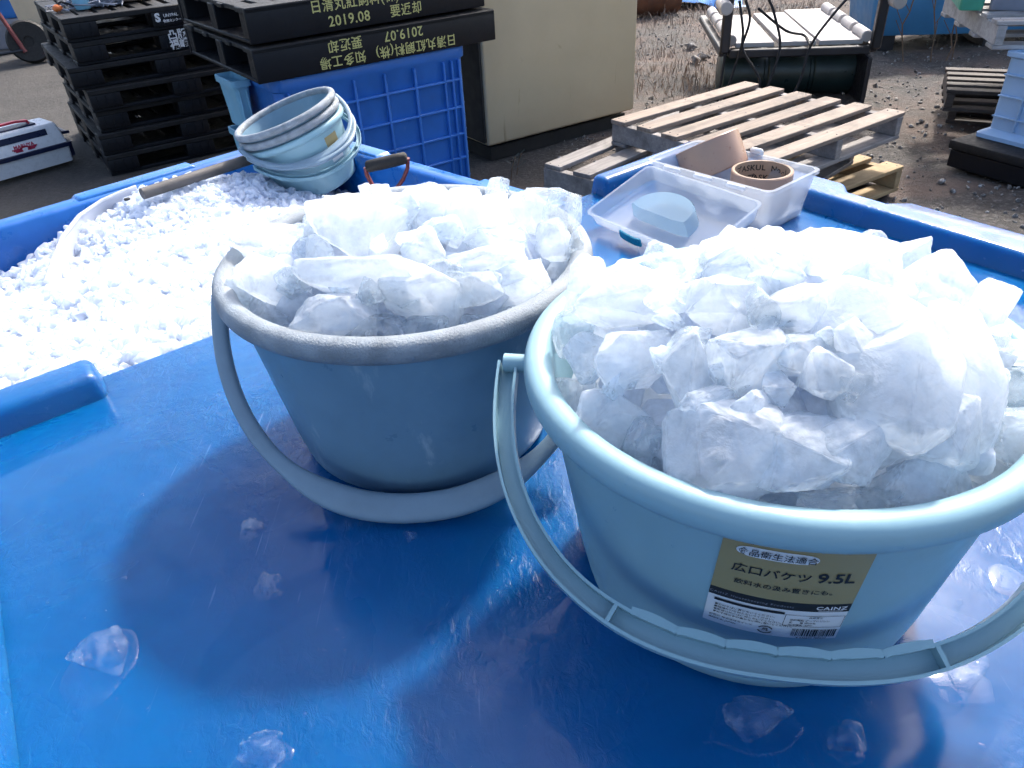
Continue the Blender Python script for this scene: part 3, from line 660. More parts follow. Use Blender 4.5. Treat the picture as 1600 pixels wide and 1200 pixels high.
# ---- the printed label of the near bucket
def label_on_bucket(root, corners, full):
    """corners: TL, TR, BR, BL as (phi deg from the front, z)"""
    def P(u, v, off):
        (a0, z0), (a1, z1), (a2, z2), (a3, z3) = corners
        ph = (a0*(1-u)+a1*u)*v+(a3*(1-u)+a2*u)*(1-v); z = (z0*(1-u)+z1*u)*v+(z3*(1-u)+z2*u)*(1-v)
        r = wall_r(z)+off; return (r*math.sin(R(ph)), -r*math.cos(R(ph)), z)
    def patch(u0, u1, v0, v1, off, nu=16, nv=8):
        mb = MB(); vs = [P(u0+(u1-u0)*i/nu, v0+(v1-v0)*j/nv, off) for j in range(nv+1) for i in range(nu+1)]
        fs = [(j*(nu+1)+i, j*(nu+1)+i+1, (j+1)*(nu+1)+i+1, (j+1)*(nu+1)+i) for j in range(nv) for i in range(nu)]
        return mb.add(vs, fs)
    lab = patch(0, 1, 0, 1, .0006).build('label', 'label_white', root, 60)
    patch(0, 1, .44, 1, .0009).build('gold_band', 'label_gold', lab, 60)
    patch(0, 1, .345, .44, .0009).build('black_band', 'ink_black', lab, 60)
    if not full: return
    AS = 1.0   # label is about as wide as tall in u,v units; W/H below scale the type
    W, H = .074, .085
    def put(body, u, v, size, m, off=.0014, bold=0., sp=1., sx=1., align='CENTER', name='lettering', mb=None):
        vs, fs = text(body, size, bold, align, sp); q = mb or MB()
        q.add([P(u+x.x*sx/W, v+x.y/H, off) for x in vs], fs)
        return q
    # oval plate behind the first line
    n = 32; top = []; bot = []
    for i in range(n+1):
        x = -math.cos(math.pi*i/n); hgt = .05*max(.02, 1-abs(x)**6)**.5; u = .37+.27*x
        top.append(P(u, .915+hgt, .0013)); bot.append(P(u, .915-hgt, .0013))
    MB().add(bot+top, [(i, i+1, n+2+i, n+1+i) for i in range(n)]).build('oval_plate', 'label_white', lab, 0)
    mb = MB()
    put('食品衛生法適合',   .37, .912, .0063, 0, .0021, .00005, 1, .88, mb=mb)
    put('広口バケツ', .37, .72, .0082, 0, .0014, .0001, 1, .97, mb=mb)
    put('9.5L', .8, .73, .0118, 0, .0014, .00025, 1, .95, mb=mb)
    put('飲料水の汲み置きにも。', .5, .575, .0049, 0, .0014, .00005, 1, .98, mb=mb)
    y = .245
    for ln in ('●火のそばに置かないでください。', '●無理な力を加えないでください。', '●用途以外には使用しないでください。', '●お子様の手の届かない所に置いてください。'):
        put(ln, .06, y, .0021, 0, .0012, .00002, 1, 1, 'LEFT', mb=mb); y -= .032
    y = .1
    for ln in ('販売元 株式会社カインズ', 'MADE IN JAPAN'):
        put(ln, .04, y, .0021, 0, .0012, .00002, 1, 1, 'LEFT', mb=mb); y -= .034
    put('品質表示', .78, .272, .0019, 0, .0012, .00002, mb=mb)
    for i, ln in enumerate(('原料樹脂 ポリプロピレン', '容　　量 (約)9.5L', '耐冷温度 -20℃')): put(ln, .6, .235-.03*i, .0019, 0, .0012, .00002, 1, 1, 'LEFT', mb=mb)
    put('紙', .455, .075, .0034, 0, .0012, .0001, mb=mb)
    for s in (0, math.pi):                                       # recycling ring of two arcs
        pts = [(.455+.058*math.cos(s+.35+2.4*i/12), .075+.046*math.sin(s+.35+2.4*i/12)) for i in range(13)]; pt2 = [(.455+.046*math.cos(s+.35+2.4*i/12), .075+.036*math.sin(s+.35+2.4*i/12)) for i in range(13)]
        vs = [P(*p, .0012) for p in pts]+[P(*p, .0012) for p in pt2]; mb.add(vs, [(i, i+1, 14+i, 13+i) for i in range(12)])
    put('4 936695 780602', .805, .018, .0024, 0, .0012, .00002, mb=mb)
    rng = random.Random(2); u = .645
    while u < .97:
        wd = rng.choice([.004, .004, .008, .012]); mb.add([P(u, .04, .0012), P(u+wd, .04, .0012), P(u+wd, .13, .0012), P(u, .13, .0012)], [(0, 1, 2, 3)]); u += wd+rng.choice([.004, .005, .009])
    for (u0, u1, v0, v1) in ((.56, .99, .293, .297), (.56, .99, .158, .162), (.56, .564, .16, .295), (.986, .99, .16, .295)):
        mb.add([P(u0+(u1-u0)*i/8, v, .0012) for v in (v0, v1) for i in range(9)], [(i, i+1, 10+i, 9+i) for i in range(8)])
    mb.add([P(.05+.5*i/10, v, .00115) for v in (.29, .318) for i in range(11)], [(i, i+1, 12+i, 11+i) for i in range(10)])
    mb.build('lettering', 'ink_black', lab, 0)
    mb = MB()
    put('CAINZ', .86, .396, .0044, 0, .0014, .0001, 1.1, 1.15, mb=mb)
    mb.add([P(.77+.18*i/8, v, .0013) for v in (.362, .368) for i in range(9)], [(i, i+1, 10+i, 9+i) for i in range(8)])
    mb.build('lettering', 'ink_white', lab, 0)
    put('CAINZ Housekeeping Products', .3, .393, .0027, 0, .0014, 0, 1.25, 1, mb=None).build('lettering', 'grey_box', lab, 0)
label_on_bucket(fbk, [(-26.8, .1575), (2.9, .155), (3.4, .0693), (-29.7, .0738)], True)

# ================================================================== ice chunks
def dome_hit(u, v, c, zr, hh, rr):
    d = ray(u, v); last = None; near = (9, None, None)
    for t in np.linspace(.1, 2.0, 1500):
        p = np.array([0, 0, CAMH])+d*t; r = math.hypot(p[0]-c[0], p[1]-c[1])
        if r < near[0]: near = (r, p, t)
        if r < .126:
            last = (p, t)
            if p[2] < zr+hh*(1-(r/rr)**2.4): return p, t
    return last if last else near[1:]
def ice_chunk(rng, u, v, wpx, hpx, rot, m, c, zr, hh, rr, sink=.3, label='', group='', npt=22, depth=None):
    p, t = dome_hit(u, v, c, zr, hh, rr)
    if p is None: return
    dist = float(np.dot(p-np.array([0, 0, CAMH]), CM[2])); k = dist/FPX
    w2, h2 = wpx*k/2, hpx*k/2; d2 = depth or .75*math.sqrt(w2*h2)
    b = chunk_mesh(rng, (w2*1.16, h2*1.15, d2*1.25), npt, .05, .038, 3, 4.6)
    d = ray(u, v); d /= np.linalg.norm(d)
    p = Vector(p)+Vector(d)*d2*sink
    rt, up = Vector(CM[0]), Vector(CM[1]); z = rt.cross(up)
    mm = Matrix((rt, up, z)).transposed() @ Matrix.Rotation(R(rot), 3, 'Z') @ Matrix.Rotation(rng.uniform(-.3, .3), 3, 'X') @ Matrix.Rotation(rng.uniform(-.3, .3), 3, 'Y')
    o = MB().bm(b, mm.to_4x4()).build('ice_chunk', m, smooth=32, loc=p)
    return tag(o, label, 'ice chunk', group)
# u, v, width, height, tilt, kind, what it looks like in the older bucket
REAR = [
 (415, 384, 108, 58, 6, 'm', 'jagged ice chunk poking over the left lip of the scuffed grey-rimmed bucket'),
 (424, 440, 120, 70, -22, 'c', 'long cloudy ice block along the left side of the grey-rimmed bucket'),
 (486, 388, 52, 44, 10, 'k', 'small bluish see-through ice piece between the left lip chunk and the big white block'),
 (562, 366, 158, 110, -6, 'c', 'largest milky ice block left of centre in the grey-rimmed bucket'),
 (600, 322, 72, 46, 4, 'k', 'clear ice knob standing on top of the largest milky block in the grey-rimmed bucket'),
 (505, 345, 60, 40, -30, 'k', 'clear pointed ice tip at the back left of the grey-rimmed bucket'),
 (560, 425, 190, 66, -4, 'c', 'wide bright white ice slab across the middle left of the grey-rimmed bucket'),
 (520, 490, 130, 66, 10, 'c', 'rounded cloudy ice chunk at the front left lip of the grey-rimmed bucket'),
 (425, 490, 100, 52, -25, 'm', 'half-clear ice chunk low at the left front of the grey-rimmed bucket'),
 (466, 512, 60, 26, 0, 'k', 'thin clear ice shard pressed against the left front lip of the grey-rimmed bucket'),
 (585, 508, 90, 44, 12, 'k', 'clear ice piece left of the small grey one at the grey-rimmed front lip'),
 (668, 330, 62, 66, -8, 'c', 'upright white ice chunk right of the clear knob in the grey-rimmed bucket'),
 (668, 300, 58, 24, 8, 'k', 'clear ice sliver behind the upright white chunk at the back of the grey-rimmed bucket'),
 (720, 318, 62, 44, 6, 'm', 'small rounded ice piece at the back middle of the grey-rimmed bucket'),
 (738, 345, 122, 62, 28, 'c', 'long ice block tilted up to the right at the back of the grey-rimmed bucket'),
 (778, 300, 36, 48, 12, 'k', 'clear ice tip sticking up highest at the back of the grey-rimmed bucket'),
 (821, 340, 64, 66, -10, 'c', 'cube-like bright white ice chunk at the back right of the grey-rimmed bucket'),
 (852, 306, 72, 26, 2, 'k', 'flat clear ice piece over the back right lip of the grey-rimmed bucket'),
 (884, 330, 62, 62, -25, 'k', 'glassy ice chunk at the right back lip of the grey-rimmed bucket'),
 (864, 378, 56, 68, 8, 'm', 'oval cloudy ice chunk below the glassy one at the right of the grey-rimmed bucket'),
 (902, 385, 24, 58, 6, 'k', 'narrow clear ice splinter along the right lip of the grey-rimmed bucket'),
 (760, 407, 132, 46, 6, 'c', 'brightest oblong white ice slab right of centre in the grey-rimmed bucket'),
 (770, 367, 100, 44, 0, 'm', 'grey-white ice chunk above the brightest oblong slab in the grey-rimmed bucket'),
 (662, 385, 70, 60, 0, 'c', 'smooth white ice chunk in the very middle of the grey-rimmed bucket'),
 (735, 452, 96, 56, 8, 'c', 'white ice chunk below the brightest oblong slab in the grey-rimmed bucket'),
 (805, 448, 112, 62, 22, 'm', 'wide half-clear ice chunk at the right front of the grey-rimmed bucket'),
 (866, 428, 56, 44, 30, 'm', 'small wet ice piece low at the right lip of the grey-rimmed bucket'),
 (660, 460, 122, 84, -30, 'c', 'slanted smooth ice block in the front middle of the grey-rimmed bucket'),
 (745, 498, 54, 36, 14, 'k', 'small grey see-through ice piece at the front right lip of the grey-rimmed bucket'),
 (660, 508, 70, 42, 0, 'k', 'see-through ice piece at the front middle lip of the grey-rimmed bucket'),
 (382, 458, 52, 62, 0, 'm', 'ice piece filling the left edge of the grey-rimmed bucket under the long block'),
 (795, 490, 76, 36, 18, 'k', 'clear ice piece wedged at the right front lip of the grey-rimmed bucket'),
]
FRONT = [
 (915, 450, 60, 110, -12, 'm', 'tall ragged ice chunk at the far left lip of the gold-label bucket'),
 (990, 462, 190, 104, 2, 'c', 'big frosty white ice block at the left back of the gold-label bucket'),
 (896, 520, 60, 90, -8, 'k', 'clear wet ice piece against the left wall of the gold-label bucket'),
 (980, 566, 140, 88, 8, 'c', 'bright rounded ice chunk below the big frosty block in the gold-label bucket'),
 (918, 560, 70, 76, 10, 'm', 'grey-blue ice cube at the left of the gold-label bucket'),
 (905, 630, 70, 100, 14, 'm', 'ice chunk leaning on the left front wall of the gold-label bucket'),
 (960, 650, 110, 92, -20, 'c', 'chalky ice chunk at the left front of the gold-label bucket'),
 (1038, 406, 74, 46, -18, 'k', 'glassy ice shard sticking out at the back left of the gold-label bucket'),
 (1096, 412, 52, 46, 10, 'k', 'small glassy ice cube right of the shard at the back of the gold-label bucket'),
 (1165, 425, 120, 90, 4, 'm', 'wet white ice chunk at the back middle of the gold-label bucket'),
 (1135, 480, 110, 90, -10, 'c', 'bright ice chunk just right of the big frosty block in the gold-label bucket'),
 (1290, 410, 196, 104, 4, 'c', 'large smooth white ice block on top at the back of the gold-label bucket'),
 (1180, 388, 44, 26, 0, 'k', 'tiny clear ice piece at the back edge left of the large smooth top block'),
 (1368, 375, 60, 34, 0, 'k', 'frosted clear ice sliver behind the large smooth top block'),
 (1412, 405, 70, 80, -12, 'm', 'rounded ice chunk right of the large smooth top block'),
 (1466, 446, 100, 90, -24, 'm', 'greyish ice chunk on the right back slope of the gold-label bucket heap'),
 (1545, 490, 90, 88, -20, 'm', 'half-clear ice chunk at the right edge of the picture behind the tall pillar'),
 (1345, 500, 240, 120, -8, 'c', 'broad white ice slab in the upper middle of the gold-label bucket heap'),
 (1240, 490, 120, 80, 10, 'c', 'dazzling white ice chunk left of the broad slab in the gold-label bucket'),
 (1082, 590, 96, 150, 4, 'c', 'pointed grey-white ice chunk left of centre in the gold-label bucket'),
 (1180, 575, 130, 130, 20, 'm', 'sharp-edged ice chunk with frosty face in the centre of the gold-label bucket'),
 (1258, 560, 110, 76, 0, 'm', 'shiny wet ice piece below the dazzling chunk in the gold-label bucket'),
 (1385, 610, 190, 210, 4, 'c', 'big peaked milky ice block right of centre in the gold-label bucket'),
 (1497, 590, 104, 240, 4, 'c', 'tall milky ice pillar at the right of the gold-label bucket'),
 (1572, 556, 80, 50, 0, 'c', 'bright white ice chunk at the right edge of the picture above the clear blue one'),
 (1582, 614, 84, 76, 0, 'k', 'clear bluish ice chunk at the right edge of the picture'),
 (1010, 690, 80, 96, -10, 'k', 'see-through bluish ice piece in the left front of the gold-label bucket'),
 (1060, 735, 90, 56, -22, 'k', 'clear thin ice piece along the left front lip of the gold-label bucket'),
 (1130, 690, 176, 140, 14, 'c', 'large pale ice block at the front left of the gold-label bucket'),
 (1245, 695, 156, 110, 20, 'm', 'peaked half-clear ice chunk at the front middle of the gold-label bucket'),
 (1320, 680, 120, 110, -30, 'm', 'frosty ice wedge between the two peaked chunks at the front of the gold-label bucket'),
 (1130, 768, 130, 44, -16, 'm', 'flat ice piece on the front lip of the gold-label bucket, left of the clear bar'),
 (1290, 776, 230, 54, 0, 'k', 'long clear ice bar lying along the front lip of the gold-label bucket'),
 (1435, 750, 150, 120, -4, 'm', 'triangular grey ice chunk at the front right of the gold-label bucket'),
 (1470, 660, 110, 130, 0, 'c', 'smooth ice chunk in front of the tall milky pillar'),
 (1520, 772, 76, 56, 10, 'k', 'clear ice cube at the right front lip of the gold-label bucket'),
 (1560, 715, 120, 110, 16, 'c', 'white ice chunk at the right edge of the picture near the lip'),
 (1592, 668, 84, 84, 0, 'm', 'half-clear ice chunk at the right edge of the picture below the clear bluish one'),
 (1400, 540, 90, 60, 0, 'm', 'small ice piece resting on the broad white slab'),
]
KM = {'c': 'ice_cloudy', 'm': 'ice_mid', 'k': 'ice_clear'}
rng = random.Random(21)
for (u, v, a, b_, r_, k, lab) in REAR:
    if v > 465: v, a, b_ = v+9, a*1.08, b_*1.12
    ice_chunk(rng, u, v, a, b_, r_, KM[k], GB, .164, .058, .145, .35 if k != 'k' else .1, lab, 'ice chunks in the grey-rimmed bucket')
for (u, v, a, b_, r_, k, lab) in FRONT:
    if v > 620: v, a, b_ = v+14, a*1.06, b_*1.1
    ice_chunk(rng, u, v, a, b_, r_, KM[k], FB, .172, .08, .145, .35 if k != 'k' else .1, lab, 'ice chunks in the gold-label bucket')
rng = random.Random(77)
def shards(n, c, zr, hh, umin, umax, vmin, vmax, smin, smax, label, group):
    k = 0
    while k < n:
        u, v = rng.uniform(umin, umax), rng.uniform(vmin, vmax); p, t = dome_hit(u, v, c, zr, hh, .145)
        if p is None or math.hypot(p[0]-c.x, p[1]-c.y) > .118 or p[2] > zr+hh+.003: continue
        a = rng.uniform(smin, smax); ice_chunk(rng, u, v, a, a*rng.uniform(.5, .95), rng.uniform(-50, 50), rng.choice(['ice_mid', 'ice_cloudy', 'ice_mid', 'ice_clear']), c, zr, hh, .145, -.15, label, group, rng.choice([10, 13, 16])); k += 1
shards(34, GB, .164, .058, 355, 915, 305, 530, 30, 62, 'small jagged ice shard wedged between bigger chunks of the grey-rimmed bucket', 'small shards in the grey-rimmed bucket')
shards(46, FB, .172, .08, 870, 1620, 400, 800, 42, 92, 'small jagged ice shard wedged between bigger chunks of the gold-label bucket', 'small shards in the gold-label bucket')
def packed(c, zr, hh, seed, label):
    rng = random.Random(seed); mb = MB()
    for i in range(90):
        r = .12*math.sqrt(rng.random()); t = rng.uniform(0, 6.283); s = rng.uniform(.018, .028)
        z = zr+hh*(1-(r/.135)**2)-s*.62-rng.uniform(0, .007)
        q = Quaternion((rng.gauss(0, 1), rng.gauss(0, 1), rng.gauss(0, 1), rng.gauss(0, 1))).normalized()
        b = chunk_mesh(rng, (s, s*rng.uniform(.7, 1), s*rng.uniform(.6, 1)), 14, .1, .03, 1)
        mb.bm(b, Matrix.Translation((c.x+r*math.cos(t), c.y+r*math.sin(t), z)) @ q.to_matrix().to_4x4())
    mb.lathe([(.001, .12), (.128, .12), (.132, .15), (.001, .152)], 32, Matrix.Translation((c.x, c.y, 0)))
    tag(mb.build('packed_ice', 'ice_crushed', smooth=32), label, 'ice', kind='stuff')
packed(GB, .161, .060, 31, 'packed white ice under the loose chunks of the grey-rimmed bucket')
packed(FB, .170, .082, 32, 'packed white ice under the loose chunks of the gold-label bucket')

# ---- melting pieces lying on the lid
LIDICE = [(156, 1035, 96, 100, 35, .010, 'almost clear leaf-shaped ice piece alone at the lower left of the blue lid'),
          (408, 1180, 80, 60, 30, .010, 'clear ice piece cut by the bottom edge of the picture on the blue lid'),
          (422, 915, 44, 36, 10, .007, 'small clear ice bit on the blue lid left of the bucket shadow'),
          (392, 826, 34, 30, 45, .005, 'slim shiny ice splinter on the blue lid left of the grey-rimmed bucket'),
          (642, 838, 24, 20, 0, .005, 'tiny clear ice bit on the lid just in front of the grey-rimmed bucket'),
          (1182, 1128, 124, 76, -12, .012, 'thin clear ice plate in front of the base of the gold-label bucket'),
          (1322, 1158, 62, 50, -20, .012, 'rounded clear ice lump on the lid right of the thin plate'),
          (1500, 1062, 96, 60, 8, .014, 'sharp clear ice piece on the lid under the handle of the gold-label bucket'),
          (1432, 1018, 66, 22, 0, .010, 'wet ice sliver beside the base of the gold-label bucket'),
          (1584, 905, 60, 50, -8, .012, 'clear ice piece at the right edge of the picture on the blue lid'),
          (1499, 943, 14, 8, 0, .003, 'glinting ice grain on the blue lid right of the gold-label bucket'),
          (548, 752, 16, 18, 0, .006, 'ice crumb sitting by the handle grip of the grey-rimmed bucket')]
for (u, v, a, b_, r_, hz, lab) in LIDICE:
    p = at(u, v, hz*.4); dist = float(np.dot(np.array(p)-np.array([0, 0, CAMH]), CM[2])); k = dist/FPX
    el = math.asin(min(1, (CAMH)/(Vector(p)-Vector((0, 0, CAMH))).length))
    b = chunk_mesh(rng, (a*k/2, b_*k/2/math.sin(el)*.9, hz*1.15), 13, .1, .05, 2, 3.)
    o = MB().bm(b, Matrix.Rotation(R(r_)*.6, 4, 'Z')).build('ice_piece', 'ice_melt', smooth=40, loc=(p.x, p.y, hz*.75))
    tag(o, lab, 'ice piece', 'loose ice on the lid')
    if a > 30:
        n = 36; off = rng.uniform(0, 50); loops = []
        for sc_, zz in ((1.14, 0.0003), (1.11, .0008), (1.0, .0012)):
            loops.append([(a*k/2*sc_*math.cos(q)*(1+.22*noise.noise((math.cos(q)*1.3+off, math.sin(q)*1.3, 0))), b_*k/2/math.sin(el)*.9*sc_*math.sin(q)*(1+.22*noise.noise((math.cos(q)*1.3+off, math.sin(q)*1.3, 0))), zz-hz*.75) for q in [2*math.pi*i/n for i in range(n)]])
        MB().ring(loops, cap1=True).build('meltwater', 'drop', o, 60)

def lid_water():
    rng = random.Random(17); mb = MB()
    b = bmesh.new(); bmesh.ops.create_uvsphere(b, u_segments=10, v_segments=6, radius=1); vs0 = [v.co.copy() for v in b.verts]; fs0 = [[v.index for v in f.verts] for f in b.faces]; b.free()
    for i in range(420):
        u, v = rng.uniform(-20, 1620), rng.uniform(330, 1210)
        if noise.noise((u/140, v/90, 4))+rng.uniform(-.3, .3) < .12: continue
        p = at(u, v, 0); ab = lid_ab(p)
        if not (.01 < ab[0] < LW-.01 and .01 < ab[1] < LLEN-.02): continue
        if (p-FB).length < .125 or (p-GB).length < .125: continue
        s_ = rng.choice([.0009, .0012, .0016, .0024])*rng.uniform(.7, 1.3); el = rng.uniform(1, 1.8); a = rng.uniform(0, 3.14)
        q = Matrix.Rotation(a, 3, 'Z')
        mb.add([q @ Vector((w.x*s_*el, w.y*s_, w.z*s_*.45))+Vector((p.x, p.y, .0002)) for w in vs0], fs0)
    tag(mb.build('water_drops', 'drop', smooth=80), 'scattered meltwater drops standing on the blue lid', 'water drops', kind='stuff')
lid_water()

# ================================================================== scoop, shovel and the stacked buckets in the tank
def scoop():
    outer = [(72, 440, -.13), (84, 405, -.12), (98, 370, -.115), (124, 337, -.11), (160, 313, -.105), (190, 300, -.1), (212, 292, -.1)]
    inner = [(104, 436, -.17), (112, 410, -.165), (126, 384, -.16), (150, 356, -.155), (180, 334, -.15), (206, 322, -.14), (236, 306, -.13)]
    root = thing('ice_scoop', 'translucent white ice scoop half buried in the crushed ice by the tank wall', 'scoop', at(150, 340, -.2)); B = root.location
    mb = MB(); vs = []; n = len(outer); k = 5
    for i in range(n):
        a, c = at(*outer[i])-B, at(*inner[i])-B
        for j in range(k): f = j/(k-1); vs.append(a.lerp(c, f)+Vector((0, 0, .02*math.sin(math.pi*f)*-.6)))
    m2 = [v+Vector((.002, -.002, -.003)) for v in vs]
    fs = [(i*k+j, i*k+j+1, (i+1)*k+j+1, (i+1)*k+j) for i in range(n-1) for j in range(k-1)]
    mb.add(vs, fs); mb.add(m2, [f[::-1] for f in fs])
    mb.build('blade', 'scoop_white', root, 70)
    MB().tube([at(*p)-B for p in outer], .0045, 8).build('blade_edge', 'scoop_white', root, 70)
    p = at(199, 312, -.105)-B; MB().lathe([(.001, .003), (.006, .003), (.007, 0), (.001, -.002)], 16, Matrix.Translation(p)).build('rivet', 'rubber', root)
    a, c = at(222, 303, -.085)-B, at(455, 228, -.085)-B
    MB().tube([a, a.lerp(c, .5), c], .012, 14).build('shaft', 'shaft_grey', root, 60)
scoop()
def shovel():
    P = lambda u, v, y: ontoy(u, v, y)
    root = thing('shovel', 'shovel with a dark D-shaped grip on red metal arms standing in the tank', 'shovel', P(604, 330, 1.62)); B = root.location
    y = 1.62
    a, c = P(572, 261, y)-B, P(636, 246, y)-B
    MB().sweep([a.lerp(c, f) for f in (0, .04, .3, .7, .96, 1)], [(.0125*math.cos(i*math.pi/7), .0125*math.sin(i*math.pi/7)) for i in range(14)], scales=[(.7, .7), (1, 1), (1.05, 1.05), (1.05, 1.05), (1, 1), (.7, .7)]).build('grip', 'rubber', root, 60)
    for pts in ([(571, 262), (573, 272), (580, 286), (592, 302), (602, 330)], [(637, 247), (637, 262), (630, 280), (617, 298), (607, 330)]):
        MB().sweep([P(u, v, y)-B for u, v in pts], [(.0075*math.cos(i*math.pi/5), .0045*math.sin(i*math.pi/5)) for i in range(10)]).build('arm', 'red_metal', root, 60)
    MB().tube([P(604, 322, y)-B, P(606, 400, 1.56)-B], .014, 12).build('shaft', 'red_metal', root)
shovel()
def stacked():
    base = at(503, 287, -.165); ax = Vector((-.3, -.05, 1)).normalized()
    q = Vector((0, 0, 1)).rotation_difference(ax); qz = Quaternion((0, 0, 1), R(14))
    rot = (q @ qz).to_euler()
    g = 'buckets nested in the tank corner'
    b0, _ = bucket('lowest light blue bucket of the tilted nest, with a small gold label', base, rot, 'bucket_blue', 'bucket_blue', 'bucket_blue', (.170, .178, .5, .62, .152, .9), True, g)
    label_on_bucket(b0, [(32, .150), (52, .150), (52, .075), (32, .075)], False)
    b1, _ = bucket('middle grey-rimmed bucket of the tilted nest in the tank corner', base+ax*.020, rot, 'bucket_old', 'bucket_rim_old', 'handle_grey', (.170, .178, .42, .55, .152, .9), False, g)
    b2, _ = bucket('top empty grey-rimmed bucket of the tilted nest in the tank corner', base+ax*.040, rot, 'bucket_old', 'bucket_rim_old', 'handle_grey', (.170, .18, .52, .42, .152, .9), False, g)
    for b_ in (b0, b1, b2): b_.scale = (.77, .77, .77)
stacked()

# ================================================================== clear box with tape rolls
def clear_box():
    zr = .068; W, D = .124, .212; th = .688
    P0 = at(1011, 250, zr); cx, sx = math.cos(th), math.sin(th)
    ex, ey = Vector((cx, sx, 0)), Vector((sx, -cx, 0))      # ex: short side going back right, ey: long side coming to the front right
    root = thing('storage_box', 'clear plastic box with its lid flipped open, holding two rolls of tape', 'box', (P0.x, P0.y, .001), th)
    # local: x 0..W , y -D..0
    def L(o, z, r=.012): return rrect(o, W-o, -D+o, -o, r, z)
    mb = MB(); t = .0016
    mb.ring([L(.012, 0), L(.009, .003), L(.008, .02), L(.0075, .021), L(.002, zr-.006), L(-.002, zr-.005), L(-.002, zr), L(.003, zr), L(.003+t, zr-.006), L(.0085+t, .02), L(.0105, .004), L(.014, .0025)], cap0=True, cap1=True)
    mb.build('body', 'frost_clear', root, 40)
    mb = MB()
    mb.ring([L(.0125, .0035), L(.0115, .006), L(.0105, .012), L(.013, .013)], cap0=True, cap1=True); mb.build('base_liner', 'frost_milky', root, 40)
    for y in (-.05, -.105, -.16): MB().box((-.004, y, zr-.003), (.008, .03, .006), bev=.002).build('hinge', 'frost_milky', root)
    MB().box((W+.003, -.105, zr-.001), (.008, .022, .016), bev=.003).build('catch', 'white_plastic', root)
    # the lid, hinged on the x=0 side, opened over so its inside faces up
    la = [at(1009, 258, zr-.004), at(922, 332, .026), at(1080, 398, .026), at(1196, 320, zr-.004)]
    mi = root.matrix_world.inverted() if False else (Matrix.Translation((P0.x, P0.y, .001)) @ Matrix.Rotation(th, 4, 'Z')).inverted()
    c = [mi @ p for p in la]
    o = (c[0]+c[1]+c[2]+c[3])/4; xa = ((c[3]-c[0])+(c[2]-c[1])).normalized(); ya = ((c[0]-c[1])+(c[3]-c[2])); fm = frame(o, xa, ya)
    w2 = ((c[3]-c[0]).length+(c[2]-c[1]).length)/4; h2 = ((c[0]-c[1]).length+(c[3]-c[2]).length)/4
    lid = bpy.data.objects.new('lid', None); COL.objects.link(lid); lid.parent = root; lid.matrix_local = fm
    def K(o_, z, r=.01): return rrect(-w2+o_, w2-o_, -h2+o_, h2-o_, r, z)
    mb = MB(); d = .022
    mb.ring([K(.006, -d), K(.003, -d+.002), K(-.001, -.002), K(-.003, -.002), K(-.003, 0), K(.0005, 0), K(.0045, -d+.004), K(.007, -d+.0022)], cap0=True, cap1=True)
    mb.build('lid_tray', 'frost_clear', lid, 40)
    # D-shaped raised handle well of the lid
    def Dl(s, z):
        p = []
        for i in range(25):
            a = math.pi*i/24; p.append((-.004+.052*s*math.cos(a), -.02+.048*s*math.sin(a)**.8 if 0 < i < 24 else -.02, z))
        for i in range(1, 6): p.append((-.004+.052*s*(-1+2*i/6), -.02-.004*s, z))
        return p
    mb = MB(); mb.ring([Dl(1.02, -d+.003), Dl(1, -d+.008), Dl(.97, .001), Dl(.93, .004)], cap1=True); mb.build('handle_well', 'frost_teal', lid, 40)
    MB().sweep([(-.034, -h2-.0036, -d*.5), (-.022, -h2-.005, -d*.55), (-.004, -h2-.005, -d*.62), (.006, -h2-.0036, -d*.6)], [(.001, .006), (-.0015, .006), (-.0015, -.006), (.001, -.006)], up=(0, 0, 1)).build('latch', 'teal', lid)
    return root, ex, ey, P0
bx, ex, ey, BP0 = clear_box()
def tape_roll(name_label, mx, ro, ri, h, writing):
    root = thing('tape_roll', name_label, 'tape'); root.matrix_world = mx
    rc = ri+.004
    MB().lathe([(rc, 0), (ro-.001, 0), (ro, .001), (ro, h-.001), (ro-.001, h), (rc, h)], 72, closed=True).build('tape', 'tape_brown', root, 40)
    MB().lathe([(ri, -.0003), (rc-.0002, -.0003), (rc-.0002, h+.0003), (ri, h+.0003)], 72, closed=True).build('core', 'tape_core', root, 40)
    if writing:
        mb = MB()
        for j, (s, ph0, z) in enumerate((('ASKUL', 92, .8), ('布テープ', 158, .8), ('No.-1', 30, .8), ('ASKUL', 62, .5), ('布テープ', 122, .5), ('ASKUL', 190, .5))):
            vs, fs = text(s, .0115, .0003, spacing=1.1); r = ri-.0004
            mb.add([(r*math.cos(R(ph0)-v.x/r), r*math.sin(R(ph0)-v.x/r), h*z+v.y) for v in vs], fs)
        mb.build('lettering', 'ink_black', root, 0)
c1 = at(1191, 268, .062)
tape_roll('flat roll of brown tape with printing inside its core, standing in the clear box', Matrix.Translation((c1.x, c1.y, .0145)), .0435, .0385, .05, True)
c2 = at(1112, 246, .058)
axd = Vector((-.38, .46, 1)).normalized(); qq = Vector((0, 0, 1)).rotation_difference(axd)
tape_roll('roll of brown tape leaning on its edge at the back of the clear box', Matrix.Translation(c2) @ qq.to_matrix().to_4x4() @ Matrix.Translation((0, 0, -.025)), .049, .038, .05, False)

